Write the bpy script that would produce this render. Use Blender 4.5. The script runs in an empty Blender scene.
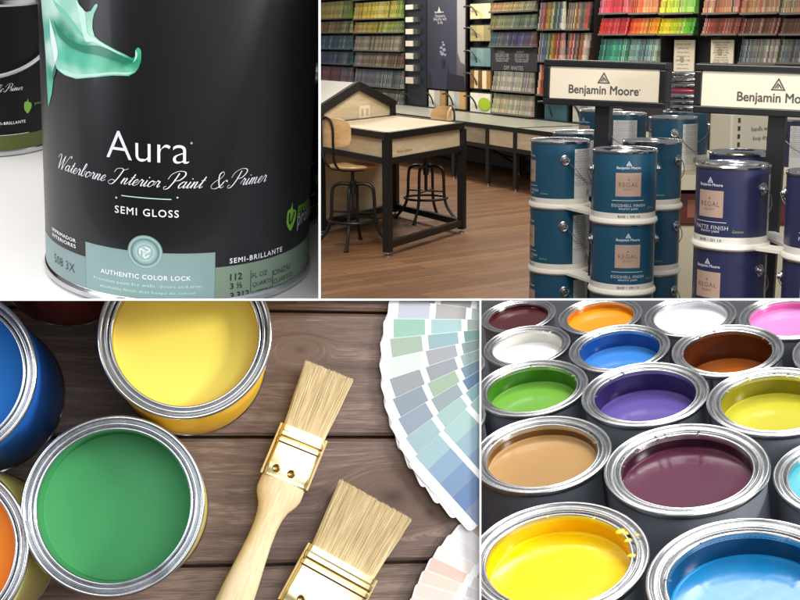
import bpy, bmesh, math, random
from mathutils import Vector, Matrix
from mathutils.geometry import tessellate_polygon
random.seed(11)
C = bpy.context.scene
COL = C.collection
PI = math.pi
V = Vector

# ------------------------------------------------------------------ camera
FPX = 1200.0; CX, CY = 440.0, 240.0
EYE = V((0, 0, 1.55)); PITCH = math.atan(200 / 1200)
Rv = V((1, 0, 0)); Fv = V((0, math.cos(PITCH), -math.sin(PITCH))); Dv = V((0, -math.sin(PITCH), -math.cos(PITCH)))
cam = bpy.data.cameras.new('camera'); camo = bpy.data.objects.new('camera', cam); COL.objects.link(camo)
camo.location = EYE; camo.rotation_euler = (PI / 2 - PITCH, 0, 0)
cam.sensor_width = 36; cam.lens = 36 * FPX / 800
cam.shift_x = (400 - CX) / 800; cam.shift_y = (CY - 300) / 800
cam.clip_start = 0.05; cam.clip_end = 200
C.camera = camo
def ray(px, py): return Fv + Rv * ((px - CX) / FPX) + Dv * ((py - CY) / FPX)
def unp(px, py, z): return EYE + ray(px, py) * z
def proj(P):
    d = P - EYE; z = d.dot(Fv)
    return (CX + FPX * d.dot(Rv) / z, CY + FPX * d.dot(Dv) / z, z)
def hitz(px, py, h):
    r = ray(px, py); return EYE + r * ((h - EYE.z) / r.z)

# ------------------------------------------------------------------ colours and materials
def lin(c):
    out = []
    for x in c[:3]:
        x = x / 255.0
        out.append(x / 12.92 if x <= 0.04045 else ((x + 0.055) / 1.055) ** 2.4)
    return tuple(out)
MATS = {}
def pmat(name, rgb, rough=.5, metal=0., var=0., vs=20., bump=0., bs=60., coat=0., spec=.5, stretch=None, rvar=0., rgb2=None, dist=.002):
    if name in MATS: return MATS[name]
    m = bpy.data.materials.new(name); m.use_nodes = True
    nt = m.node_tree; N = nt.nodes; L = nt.links
    b = N['Principled BSDF']
    c = lin(rgb); b.inputs['Base Color'].default_value = (*c, 1)
    b.inputs['Roughness'].default_value = rough; b.inputs['Metallic'].default_value = metal
    b.inputs['Coat Weight'].default_value = coat; b.inputs['Coat Roughness'].default_value = .08
    b.inputs['Specular IOR Level'].default_value = spec
    if var or bump or rvar or rgb2:
        tc = N.new('ShaderNodeTexCoord'); src = tc.outputs['Object']
        if stretch:
            mp = N.new('ShaderNodeMapping'); L.new(src, mp.inputs[0]); mp.inputs['Scale'].default_value = stretch; src = mp.outputs[0]
        n = N.new('ShaderNodeTexNoise'); n.inputs['Scale'].default_value = vs; n.inputs['Detail'].default_value = 5; L.new(src, n.inputs['Vector'])
        if var or rgb2:
            r = N.new('ShaderNodeValToRGB'); e = r.color_ramp.elements
            e[0].position = .3; e[1].position = .7
            if rgb2: e[0].color = (*c, 1); e[1].color = (*lin(rgb2), 1)
            else:
                e[0].color = (*[x * (1 - var) for x in c], 1); e[1].color = (*[min(1, x * (1 + var)) for x in c], 1)
            L.new(n.outputs['Fac'], r.inputs[0]); L.new(r.outputs[0], b.inputs['Base Color'])
        if rvar:
            mr = N.new('ShaderNodeMapRange'); mr.inputs[3].default_value = max(.02, rough - rvar); mr.inputs[4].default_value = min(1, rough + rvar)
            L.new(n.outputs['Fac'], mr.inputs[0]); L.new(mr.outputs[0], b.inputs['Roughness'])
        if bump:
            n2 = N.new('ShaderNodeTexNoise'); n2.inputs['Scale'].default_value = bs; n2.inputs['Detail'].default_value = 4; L.new(src, n2.inputs['Vector'])
            bp = N.new('ShaderNodeBump'); bp.inputs['Strength'].default_value = bump; bp.inputs['Distance'].default_value = dist
            L.new(n2.outputs['Fac'], bp.inputs['Height']); L.new(bp.outputs[0], b.inputs['Normal'])
    MATS[name] = m
    return m
def cmat(name, rough=.5, metal=0., spec=.5, coat=0., var=0., vs=300.):
    if name in MATS: return MATS[name]
    m = bpy.data.materials.new(name); m.use_nodes = True
    nt = m.node_tree; N = nt.nodes; b = N['Principled BSDF']
    a = N.new('ShaderNodeAttribute'); a.attribute_name = 'Col'
    out = a.outputs['Color']
    if var:
        tc = N.new('ShaderNodeTexCoord'); n = N.new('ShaderNodeTexNoise'); n.inputs['Scale'].default_value = vs; n.inputs['Detail'].default_value = 3
        nt.links.new(tc.outputs['Object'], n.inputs['Vector'])
        mr = N.new('ShaderNodeMapRange'); mr.inputs[1].default_value = .3; mr.inputs[2].default_value = .7; mr.inputs[3].default_value = 1 - var; mr.inputs[4].default_value = 1 + var
        nt.links.new(n.outputs['Fac'], mr.inputs[0])
        mx = N.new('ShaderNodeVectorMath'); mx.operation = 'SCALE'
        nt.links.new(out, mx.inputs[0]); nt.links.new(mr.outputs[0], mx.inputs['Scale']); out = mx.outputs[0]
    nt.links.new(out, b.inputs['Base Color'])
    b.inputs['Roughness'].default_value = rough; b.inputs['Metallic'].default_value = metal; b.inputs['Specular IOR Level'].default_value = spec
    b.inputs['Coat Weight'].default_value = coat; b.inputs['Coat Roughness'].default_value = .1
    MATS[name] = m
    return m

# ------------------------------------------------------------------ mesh builder
class MB:
    def __init__(s): s.v = []; s.f = []; s.fc = []; s.vc = {}; s.c = None; s.mi = []; s.m = 0
    def add(s, vs, fs, vcol=None):
        o = len(s.v); s.v.extend([tuple(x) for x in vs])
        for f in fs: s.f.append([i + o for i in f]); s.fc.append(s.c); s.mi.append(s.m)
        if vcol:
            for i, c in enumerate(vcol): s.vc[o + i] = c
        return o
    def box(s, lo, hi, M=None):
        x0, y0, z0 = lo; x1, y1, z1 = hi
        vs = [V(p) for p in ((x0,y0,z0),(x1,y0,z0),(x1,y1,z0),(x0,y1,z0),(x0,y0,z1),(x1,y0,z1),(x1,y1,z1),(x0,y1,z1))]
        if M: vs = [M @ p for p in vs]
        s.add(vs, [(3,2,1,0),(4,5,6,7),(0,1,5,4),(1,2,6,5),(2,3,7,6),(3,0,4,7)])
    def hexa(s, b, t):
        s.add(list(b) + list(t), [(3,2,1,0),(4,5,6,7),(0,1,5,4),(1,2,6,5),(2,3,7,6),(3,0,4,7)])
    def bar(s, a, b, w, h=None, up=V((0,0,1))):
        h = h or w; a = V(a); b = V(b); d = (b - a).normalized()
        u = d.cross(up)
        if u.length < 1e-4: u = d.cross(V((1,0,0)))
        u.normalize(); n = u.cross(d)
        q = [u * (i * w / 2) + n * (j * h / 2) for i, j in ((-1,-1),(1,-1),(1,1),(-1,1))]
        s.hexa([a + x for x in q], [b + x for x in q])
    def lathe(s, prof, seg=64, M=None, a0=0, a1=2 * PI):
        full = abs(a1 - a0 - 2 * PI) < 1e-6
        n = seg if full else seg + 1
        rings = []; vs = []
        for r, z in prof:
            if r < 1e-9: rings.append([len(vs)]); vs.append(V((0, 0, z)))
            else:
                rings.append(list(range(len(vs), len(vs) + n)))
                for k in range(n):
                    a = a0 + (a1 - a0) * k / seg
                    vs.append(V((r * math.cos(a), r * math.sin(a), z)))
        fs = []
        for A, B in zip(rings[:-1], rings[1:]):
            for k in range(seg):
                k2 = (k + 1) % n if full else k + 1
                if len(A) == 1 and len(B) == 1: continue
                if len(A) == 1: fs.append((A[0], B[k], B[k2])[::-1])
                elif len(B) == 1: fs.append((A[k], A[k2], B[0]))
                else: fs.append((A[k], A[k2], B[k2], B[k]))
        if M: vs = [M @ p for p in vs]
        s.add(vs, fs)
    def tube(s, pts, r, seg=8, closed=False, cap=True):
        pts = [V(p) for p in pts]; n = len(pts); vs = []; fs = []
        rr = r if isinstance(r, (list, tuple)) else [r] * n
        prev = None
        for i, p in enumerate(pts):
            if closed: d = pts[(i + 1) % n] - pts[i - 1]
            else: d = pts[min(i + 1, n - 1)] - pts[max(i - 1, 0)]
            d.normalize()
            if prev is None:
                u = d.cross(V((0, 0, 1)))
                if u.length < .05: u = d.cross(V((1, 0, 0)))
            else: u = prev - d * prev.dot(d)
            u.normalize(); prev = u; w = d.cross(u)
            for k in range(seg):
                a = 2 * PI * k / seg; vs.append(p + (u * math.cos(a) + w * math.sin(a)) * rr[i])
        for i in range(n if closed else n - 1):
            j = (i + 1) % n
            for k in range(seg):
                k2 = (k + 1) % seg; fs.append((i*seg+k, i*seg+k2, j*seg+k2, j*seg+k))
        if cap and not closed:
            fs.append(tuple(range(seg))[::-1]); fs.append(tuple(range((n-1)*seg, n*seg)))
        s.add(vs, fs)
    def prism(s, poly, z0, z1, M=None):
        n = len(poly)
        vs = [V((x, y, z0)) for x, y in poly] + [V((x, y, z1)) for x, y in poly]
        fs = [tuple(range(n))[::-1], tuple(range(n, 2 * n))] + [(i, (i+1) % n, n + (i+1) % n, n + i) for i in range(n)]
        if M: vs = [M @ p for p in vs]
        s.add(vs, fs)
    def patch(s, R, t0, t1, h0, h1, n=24, cols=None):
        vs = []; fs = []
        for i in range(n + 1):
            t = t0 + (t1 - t0) * i / n
            a = h0(t) if callable(h0) else h0; b = h1(t) if callable(h1) else h1
            vs += [V((R*math.sin(t), -R*math.cos(t), a)), V((R*math.sin(t), -R*math.cos(t), b))]
        for i in range(n): fs.append((2*i, 2*i+2, 2*i+3, 2*i+1))
        s.add(vs, fs)
    def wrap(s, geo, R, tc, hc, vcol=None):
        vs, fs = geo
        s.add([V((R*math.sin(tc + x/R), -R*math.cos(tc + x/R), hc + y)) for x, y in vs], fs, vcol)
    def flat(s, geo, M):
        vs, fs = geo
        s.add([M @ V((x, y, 0)) for x, y in vs], fs)
    def build(s, name, mat, parent=None, M=None, smooth=True, ang=38):
        me = bpy.data.meshes.new(name); me.from_pydata(s.v, [], s.f)
        for m in (mat if isinstance(mat, (list, tuple)) else [mat]): me.materials.append(m)
        if any(s.mi): me.polygons.foreach_set('material_index', s.mi)
        if s.vc or any(c is not None for c in s.fc):
            at = me.color_attributes.new('Col', 'FLOAT_COLOR', 'CORNER'); data = []
            for p in me.polygons:
                fc = s.fc[p.index]
                for li in p.loop_indices:
                    c = s.vc.get(me.loops[li].vertex_index, fc) or (.5, .5, .5)
                    data += [c[0], c[1], c[2], 1]
            at.data.foreach_set('color', data)
        if smooth:
            me.polygons.foreach_set('use_smooth', [True] * len(me.polygons))
            me.set_sharp_from_angle(angle=math.radians(ang))
        me.update()
        o = bpy.data.objects.new(name, me); COL.objects.link(o)
        if parent: o.parent = parent
        if M is not None: o.matrix_local = M
        return o

def tag(o, label=None, cat=None, group=None, kind=None):
    for k, v in (('label', label), ('category', cat), ('group', group), ('kind', kind)):
        if v: o[k] = v
    return o
def thing(name, M, label, cat, group=None):
    o = bpy.data.objects.new(name, None); o.empty_display_size = .05; COL.objects.link(o)
    o.matrix_world = M
    if len(label.split()) > 16: print('LONG', label)
    return tag(o, label, cat, group)
def copy_thing(root, M, label, group=None):
    if len(label.split()) > 16: print('LONG', label)
    r = root.copy(); COL.objects.link(r); r.matrix_world = M; r['label'] = label
    if group: r['group'] = group
    for ch in list(root.children):
        c = ch.copy(); COL.objects.link(c); c.parent = r
        for g in list(ch.children):
            d = g.copy(); COL.objects.link(d); d.parent = c
    return r
def own_mat(o, m):
    o.material_slots[0].link = 'OBJECT'; o.material_slots[0].material = m
def frame(o, ex, ey, ez):
    M = Matrix.Identity(4)
    for i in range(3): M[i][0], M[i][1], M[i][2], M[i][3] = ex[i], ey[i], ez[i], o[i]
    return M
T = Matrix.Translation
def RZ(a): return Matrix.Rotation(a, 4, 'Z')
def RX(a): return Matrix.Rotation(a, 4, 'X')
def RY(a): return Matrix.Rotation(a, 4, 'Y')

# ------------------------------------------------------------------ lettering
def bisect_geo(vs, fs, step, ystep=None):
    bm = bmesh.new(); bv = [bm.verts.new((x, y, 0)) for x, y in vs]
    for f in fs:
        try: bm.faces.new([bv[i] for i in f])
        except ValueError: pass
    for ax, st in ((0, step), (1, ystep)):
        if not st: continue
        lo = min(v.co[ax] for v in bm.verts); hi = max(v.co[ax] for v in bm.verts)
        k = lo + st
        while k < hi:
            co = [0, 0, 0]; co[ax] = k; no = [0, 0, 0]; no[ax] = 1
            bmesh.ops.bisect_plane(bm, geom=bm.verts[:] + bm.edges[:] + bm.faces[:], dist=1e-7, plane_co=co, plane_no=no)
            k += st
    bm.verts.index_update()
    out = ([(v.co.x, v.co.y) for v in bm.verts], [[v.index for v in f.verts] for f in bm.faces])
    bm.free(); return out
def fatten(vs, fs, d):
    """heavier or lighter strokes: every outline vertex moves by d along its own outward direction"""
    n = {}
    for f in fs:
        for a, b in zip(f, f[1:] + f[:1]): n[(a, b)] = n.get((a, b), 0) + 1
    acc = {}
    area = sum((vs[f[1]][0]-vs[f[0]][0])*(vs[f[2]][1]-vs[f[0]][1])-(vs[f[1]][1]-vs[f[0]][1])*(vs[f[2]][0]-vs[f[0]][0]) for f in fs)
    sg = 1 if area > 0 else -1
    for (a, b) in n:
        if (b, a) in n: continue
        dx, dy = vs[b][0] - vs[a][0], vs[b][1] - vs[a][1]; l = math.hypot(dx, dy)
        if l < 1e-9: continue
        for v in (a, b):
            q = acc.setdefault(v, [0, 0]); q[0] += dy / l * sg; q[1] -= dx / l * sg
    out = list(vs)
    for v, (x, y) in acc.items():
        l = math.hypot(x, y)
        if l > .2: k = d * min(1.3, 2 / l) / l; out[v] = (vs[v][0] + x * k, vs[v][1] + y * k)
    return out
TC = {}
def text_raw(body, offset=0, shear=0, spacing=1, res=3):
    key = (body, offset, shear, spacing, res)
    if key in TC: return TC[key]
    cu = bpy.data.curves.new('t', 'FONT'); cu.body = body; cu.size = 1; cu.shear = shear
    cu.space_character = spacing; cu.resolution_u = res; cu.fill_mode = 'FRONT'
    o = bpy.data.objects.new('t', cu); COL.objects.link(o)
    dg = bpy.context.evaluated_depsgraph_get()
    me = bpy.data.meshes.new_from_object(o.evaluated_get(dg))
    vs = [(v.co.x, v.co.y) for v in me.vertices]; fs = [list(p.vertices) for p in me.polygons]
    if offset: vs = fatten(vs, fs, offset)
    bpy.data.objects.remove(o); bpy.data.curves.remove(cu); bpy.data.meshes.remove(me)
    TC[key] = (vs, fs); return TC[key]
def text(body, width, height=None, offset=0, shear=0, spacing=1, res=3, step=None):
    """lettering centred on 0,0 and fitted to a width (and optionally a height)"""
    vs, fs = text_raw(body, offset, shear, spacing, res)
    x0 = min(v[0] for v in vs); x1 = max(v[0] for v in vs); y0 = min(v[1] for v in vs); y1 = max(v[1] for v in vs)
    k = width / (x1 - x0); ky = height / (y1 - y0) if height else k
    g = ([((x - (x0+x1)/2) * k, (y - (y0+y1)/2) * ky) for x, y in vs], fs)
    return bisect_geo(*g, step) if step else g
def poly_geo(pts, step=None, ystep=None):
    tris = tessellate_polygon([[V((x, y, 0)) for x, y in pts]])
    g = (list(pts), [list(t) for t in tris])
    g = (g[0], [t if ((g[0][t[1]][0]-g[0][t[0]][0])*(g[0][t[2]][1]-g[0][t[0]][1])-(g[0][t[1]][1]-g[0][t[0]][1])*(g[0][t[2]][0]-g[0][t[0]][0])) > 0 else t[::-1] for t in g[1]])
    return bisect_geo(*g, step, ystep) if step else g
def merge(*gs):
    vs = []; fs = []
    for g in gs:
        o = len(vs); vs += g[0]; fs += [[i + o for i in f] for f in g[1]]
    return vs, fs
def shift(g, dx, dy, k=1): return [(x * k + dx, y * k + dy) for x, y in g[0]], g[1]
def crom(pts, n=6):
    out = []
    P = [pts[0]] + list(pts) + [pts[-1]]
    for i in range(1, len(P) - 2):
        p0, p1, p2, p3 = P[i-1:i+3]
        for k in range(n):
            t = k / n; q = []
            for a in range(len(p1)):
                q.append(.5 * (2*p1[a] + (p2[a]-p0[a])*t + (2*p0[a]-5*p1[a]+4*p2[a]-p3[a])*t*t + (3*p1[a]-p0[a]-3*p2[a]+p3[a])*t**3))
            out.append(tuple(q))
    out.append(tuple(pts[-1])); return out
def stroke(pts, w, nib=0.):
    """flat pen stroke; nib makes the down-strokes heavier"""
    vs = []; fs = []; n = len(pts)
    for i in range(n):
        a = pts[max(i-1, 0)]; b = pts[min(i+1, n-1)]
        dx, dy = b[0]-a[0], b[1]-a[1]; l = math.hypot(dx, dy) or 1; dx /= l; dy /= l
        ww = (w + nib * max(0, -dy if True else 0)) / 2
        vs += [(pts[i][0] - dy*ww, pts[i][1] + dx*ww), (pts[i][0] + dy*ww, pts[i][1] - dx*ww)]
    for i in range(n - 1): fs.append([2*i, 2*i+1, 2*i+3, 2*i+2])
    return vs, fs
GL = {
 'a': (1.08, [[(.78,.82),(.5,1.0),(.12,.6),(.1,.15),(.32,0),(.68,.42),(.85,1.0)], [(.85,1),(.74,.3),(.86,0),(1.12,.25)]]),
 't': (.66, [[(0,.25),(.35,1.0),(.52,1.75)], [(.52,1.75),(.28,.3),(.42,0),(.7,.25)], [(.12,1.15),(.7,1.2)]]),
 'e': (.72, [[(0,.25),(.45,.5),(.6,.82),(.42,1.0),(.12,.6),(.15,.12),(.4,0),(.76,.28)]]),
 'r': (.78, [[(0,.25),(.25,1.08),(.35,.9),(.6,.95)], [(.58,.95),(.5,.3),(.6,0),(.84,.25)]]),
 'b': (.86, [[(0,.25),(.42,1.3),(.52,1.95),(.36,2.1),(.22,1.3),(.16,.3),(.36,0),(.68,.35),(.62,.85),(.88,.85)]]),
 'o': (.86, [[(.45,1),(.14,.65),(.13,.15),(.38,0),(.7,.4),(.68,.85),(.45,1.0),(.58,.82),(.92,.88)]]),
 'n': (.95, [[(0,.25),(.2,1.0)], [(.22,1.0),(.12,0)], [(.12,0),(.36,.8),(.58,1.0)], [(.58,1.0),(.66,.85),(.56,.2),(.68,0),(.98,.25)]]),
 'm': (1.4, [[(0,.25),(.2,1.0)], [(.22,1.0),(.12,0)], [(.12,0),(.36,.85),(.55,1.0)], [(.55,1.0),(.6,.8),(.5,0)], [(.5,0),(.75,.85),(.95,1.0)], [(.95,1.0),(1.04,.85),(.96,.2),(1.08,0),(1.42,.25)]]),
 'i': (.55, [[(0,.25),(.28,1.0)], [(.28,1.0),(.16,.2),(.28,0),(.56,.25)], [(.36,1.5),(.33,1.38)]]),
 'W': (1.7, [[(-.35,1.5),(-.15,2.0),(.1,2.05),(.22,1.6),(.18,.7),(.2,0)], [(.2,0),(.55,1.0),(.95,2.0)], [(.95,2.0),(.85,.9),(.85,0)], [(.85,0),(1.3,1.1),(1.7,2.1),(2.0,2.2),(1.95,1.95)]]),
 'I': (1.25, [[(-.2,1.5),(-.1,1.95),(.4,2.1),(.8,1.95),(1.2,2.15)], [(.75,2.0),(.55,.9),(.25,.05),(-.15,-.1),(-.4,.2),(-.1,.5),(.3,.4)]]),
 'P': (1.3, [[(.55,2.0),(.42,.9),(.15,.05),(-.2,-.1),(-.35,.15),(-.15,.3)], [(-.35,1.2),(-.2,1.85),(.4,2.25),(1.1,2.15),(1.3,1.7),(1.0,1.15),(.5,1.0),(.35,1.2)]]),
 '&': (1.75, [[(1.35,.75),(1.2,.3),(.75,-.05),(.3,0),(.08,.35),(.3,.85),(.8,1.25),(.95,1.75),(.7,2.05),(.45,1.8),(.55,1.3),(.9,.5),(1.3,0),(1.6,.2)], [(1.35,.75),(1.6,.95),(1.75,.7)]]),
 ' ': (1.0, []),
}
def script_line(s, width, step):
    gs = []; x = 0
    for ch in s:
        adv, st = GL[ch]
        for pl in st:
            up = 1.22 if ch in 'WIP&' else 1.0
            p = [(px * 1.1 * up + x + .5 * py * up, py * up - (.12 if up > 1 else 0)) for px, py in crom(pl, 6)]
            gs.append(stroke(p, .065, .12))
        x += adv * (1.22 if ch in 'WIP&' else 1.12)
    vs, fs = merge(*gs)
    x0 = min(v[0] for v in vs); x1 = max(v[0] for v in vs); k = width / (x1 - x0)
    return bisect_geo([((a - (x0+x1)/2) * k, (b - .7) * k) for a, b in vs], fs, step)
def disc_geo(r, n=32, r0=0):
    if r0:
        vs = [(r*math.cos(2*PI*i/n), r*math.sin(2*PI*i/n)) for i in range(n)] + [(r0*math.cos(2*PI*i/n), r0*math.sin(2*PI*i/n)) for i in range(n)]
        return vs, [[i, (i+1) % n, n + (i+1) % n, n + i] for i in range(n)]
    return [(0, 0)] + [(r*math.cos(2*PI*i/n), r*math.sin(2*PI*i/n)) for i in range(n)], [[0, 1 + i, 1 + (i+1) % n] for i in range(n)]
def triangle_mark(w):
    """the mountain mark: an outlined triangle with peaks inside, width w, centred"""
    h = w * .86; b = w * .085
    L, R_, A = (-w/2, -h/2), (w/2, -h/2), (0, h/2)
    gs = [poly_geo([L, (0, h/2), (0, h/2 - b*2.1), (-w/2 + b*1.9, -h/2 + b)]), poly_geo([(0, h/2), R_, (w/2 - b*1.9, -h/2 + b), (0, h/2 - b*2.1)]),
          poly_geo([L, R_, (w/2 - b*1.9, -h/2 + b), (-w/2 + b*1.9, -h/2 + b)]),
          poly_geo([(-w*.27, -h/2 + b*1.6), (-w*.02, h*.12), (w*.03, h*.02), (-w*.17, -h/2 + b*1.6)]),
          poly_geo([(-w*.10, -h/2 + b*1.6), (w*.06, h*.03), (w*.27, -h/2 + b*1.6), (w*.16, -h/2 + b*1.6), (w*.06, -h*.14), (-w*.02, -h/2 + b*1.6)])]
    return merge(*gs)
# ------------------------------------------------------------------ plane frames read off the view
def plane_frame(px, py, z, el, roll=0):
    """a level surface seen at elevation el along the line of sight through (px,py)"""
    o = unp(px, py, z); r0 = ray(px, py).normalized()
    t = (-Dv); t = (t - r0 * t.dot(r0)).normalized()
    t = Matrix.Rotation(roll, 3, r0) @ t
    ez = (-r0 * math.sin(el) + t * math.cos(el)).normalized()
    ey = (r0 - ez * r0.dot(ez)).normalized(); ex = ey.cross(ez)
    return frame(o, ex, ey, ez)
def on_plane(M, px, py, h=0.):
    Mi = M.inverted(); o = Mi @ EYE; d = Mi.to_3x3() @ ray(px, py)
    t = (h - o.z) / d.z; p = o + d * t
    return V((p.x, p.y, h))
def on_cyl(M, R, px, py):
    Mi = M.inverted(); o = Mi @ EYE; d = Mi.to_3x3() @ ray(px, py)
    a = d.x**2 + d.y**2; b = o.x*d.x + o.y*d.y; c = o.x**2 + o.y**2 - R*R
    D = max(0, b*b - a*c); t = (-b - math.sqrt(D)) / a; p = o + d * t
    return math.atan2(p.x, -p.y), p.z
def cut_things(roots, a, b, keep):
    """saw meshes flat along the divider panel that runs from the viewer through pixels a and b, keeping the side of pixel 'keep'"""
    no = ray(*a).cross(ray(*b)).normalized()
    if no.dot(ray(*keep)) < 0: no = -no
    bpy.context.view_layer.update()
    def walk(o):
        yield o
        for c in o.children: yield from walk(c)
    for r in roots:
        for o in walk(r):
            if o.type != 'MESH': continue
            Mi = o.matrix_world.inverted()
            co = Mi @ EYE; n = (o.matrix_world.to_3x3().transposed() @ no).normalized()
            bm = bmesh.new(); bm.from_mesh(o.data)
            res = bmesh.ops.bisect_plane(bm, geom=bm.verts[:] + bm.edges[:] + bm.faces[:], dist=1e-7, plane_co=co, plane_no=n, clear_inner=True)
            bm.to_mesh(o.data); bm.free(); o.data.update()
# ================================================================== shared materials
STEEL = pmat('tinned_steel', (205, 207, 210), .17, 1., var=.10, vs=40, bump=.05, bs=90, rvar=.09)
STEEL_DULL = pmat('worn_tin', (186, 188, 190), .27, 1., var=.14, vs=55, bump=.08, bs=120, rvar=.12)
WHITE_PL = pmat('white_plastic', (238, 238, 240), .45)

# ================================================================== UPPER LEFT: the big black can on a white shelf
TL = plane_frame(180, 262, .78, math.radians(20.5), math.radians(.3))
R1, H1 = .0825, .195
black_label = pmat('black_satin_label', (19, 19, 21), .38, var=.15, vs=9, coat=.12, spec=.4)
can = thing('paint_can', TL, 'big black paint can with a turquoise splash and white lettering on a white shelf', 'paint can')
m = MB(); m.lathe([(0, .004), (.074, .004), (.078, .001), (.081, .0), (.0838, .0018), (.0842, .004), (.0834, .0062), (.0825, .0068)], 96); m.build('bottom_rim', STEEL, can)
m = MB(); m.lathe([(R1, .0066), (R1, H1 - .006)], 128); m.build('body', black_label, can)
m = MB(); m.lathe([(R1, H1 - .006), (.0842, H1 - .004), (.0845, H1), (.082, H1 + .002), (.078, H1 - .001), (.077, H1 - .005), (.066, H1 - .004), (.064, H1 - .006), (0, H1 - .006)], 96); m.build('lid', STEEL, can)
RT = R1 + .00028
def tl(px, py): return on_cyl(TL, R1, px, py)
def tl_uv(px, py, c):
    t, h = tl(px, py); return ((t - c[0]) * R1, h - c[1])
def tl_text(m, geo_fn, pxl, pxr, py, R=RT, dh=0.):
    """lettering from pxl to pxr, its middle at height py"""
    a, _ = tl(pxl, py); b, _ = tl(pxr, py); mid = (a + b) / 2
    _, h = tl((pxl + pxr) / 2, py)
    m.wrap(geo_fn((b - a) * R1), R, mid, h + dh)
ink_white = pmat('white_ink', (244, 244, 246), .45); ink_pale = pmat('pale_teal_ink', (150, 200, 192), .45)
ink_dark = pmat('dark_green_ink', (34, 44, 40), .5)
ST = .0045
# the bands at the foot of the label
def h_at(px, py): return tl(px, py)[1]
tP0, tP1 = tl(86, 262)[0], tl(215, 268)[0]
h_panel, h_left, h_right = h_at(150, 252.5), h_at(64, 248), h_at(262, 260)
m = MB(); m.patch(R1 + .0001, -PI * .93, tP0 - .002, .0068, h_left, 60); m.build('side_band', pmat('teal_print', (126, 148, 147), .42, var=.05, vs=30), can)
m = MB(); m.patch(R1 + .0001, tP1 + .002, PI * .93, .0068, h_right, 60); m.build('side_band', pmat('sage_print', (124, 142, 122), .42, var=.05, vs=30), can)
m = MB(); m.patch(R1 + .00012, tP0, tP1, .0068, h_panel, 40); m.build('front_panel', pmat('mint_print', (134, 160, 156), .42, var=.05, vs=30), can)
# seal
ts, hs = tl(145, 252); rs = (tl(162.5, 252)[0] - tl(127.5, 252)[0]) * R1 / 2
m = MB()
for r, r0, c, off in ((1, 0, (128, 158, 154), .00018), (.95, .84, (158, 184, 180), .0003), (.80, .74, (104, 138, 134), .0003), (.68, 0, (148, 178, 174), .0003), (.55, .47, (180, 200, 196), .0004), (.36, .2, (172, 194, 190), .0004), (.16, 0, (196, 212, 208), .0004)):
    m.c = lin(c); g = disc_geo(rs * r, 40, rs * r0); m.wrap(bisect_geo(*g, ST), R1 + off, ts, hs)
for k in range(3):
    m.c = lin((240, 250, 247)); a = k * 2 * PI / 3
    g = stroke(crom([(rs*.12*math.cos(a), rs*.12*math.sin(a)), (rs*.34*math.cos(a+.5), rs*.34*math.sin(a+.5)), (rs*.30*math.cos(a+1.5), rs*.30*math.sin(a+1.5))], 5), rs*.07)
    m.wrap(g, R1 + .0005, ts, hs)
m.build('seal', cmat('print_colours', .45), can)
# lettering
m = MB()
tl_text(m, lambda w: text('Aura', w, offset=-.012, res=8, step=ST), 106.5, 189.5, 148)
tl_text(m, lambda w: script_line('Waterborne Interior Paint & Primer', w, ST), 59, 267, 183)
tl_text(m, lambda w: text('SEMI GLOSS', w, offset=.012, spacing=1.18, step=ST), 115, 179, 212.5)
tl_text(m, lambda w: text('SEMI-BRILLANTE', w, offset=.018, spacing=1.25, step=ST), 229.5, 281.5, 256.5)
tl_text(m, lambda w: text('AUTHENTIC COLOR LOCK', w, offset=.015, spacing=1.15, step=ST), 101, 191, 277)
tl_text(m, lambda w: text('IMPRIMADOR', w, height=.0022, offset=.01, spacing=1.1), 53, 76, 236)
tl_text(m, lambda w: text('INTERIORES', w, height=.0022, offset=.01, spacing=1.1), 53, 76, 241.5)
tl_text(m, lambda w: text('\u00b0', w, res=3), 190.5, 192.5, 143)
m.build('lettering', ink_white, can)
m = MB()
tl_text(m, lambda w: bisect_geo([(-w/2, -.00028), (w/2, -.00028), (w/2, .00028), (-w/2, .00028)], [[0, 1, 2, 3]], ST), 121.5, 171.5, 198)
for x in (116.5, 177.5): tl_text(m, lambda w: disc_geo(w / 2, 10), x - 1, x + 1, 197.5)
for k, (s, x0, x1) in enumerate((('Premium paint for walls, doors and trim', 94, 202), ('washable finish that keeps its colour', 100, 196))):
    tl_text(m, lambda w: text(s, w, height=.0024, step=ST, res=1), x0, x1, 286 + 6.5 * k)
m.build('small_print', pmat('light_mint_ink', (196, 226, 220), .45), can)
m = MB()
for k, (a, b, c) in enumerate((('112', 'FL OZ', 'ONZAS'), ('3 \u00bd', 'QUARTS', 'CUARTOS'), ('3.312', 'LITERS', 'LITROS'))):
    tl_text(m, lambda w: text(a, w, offset=.028, res=2), 230, (242, 242, 249)[k], 276.5 + 9.0 * k)
    tl_text(m, lambda w: text(b, w, offset=0, res=2), 252, (267, 271, 271)[k], 274 + 8.8 * k)
    tl_text(m, lambda w: text(c, w, offset=0, res=2), 273, (290, 292, 289)[k], 269.5 + 8.4 * k)
for x in (250.2, 271.8): tl_text(m, lambda w: ([(-w/2, -.007), (w/2, -.007), (w/2, .007), (-w/2, .007)], [[0, 1, 2, 3]]), x, x + .6, 281)
tl_text(m, lambda w: text('508 3X', w, offset=-.01, res=2), 55, 75, 264)
m.build('volume_lettering', ink_dark, can)
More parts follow.
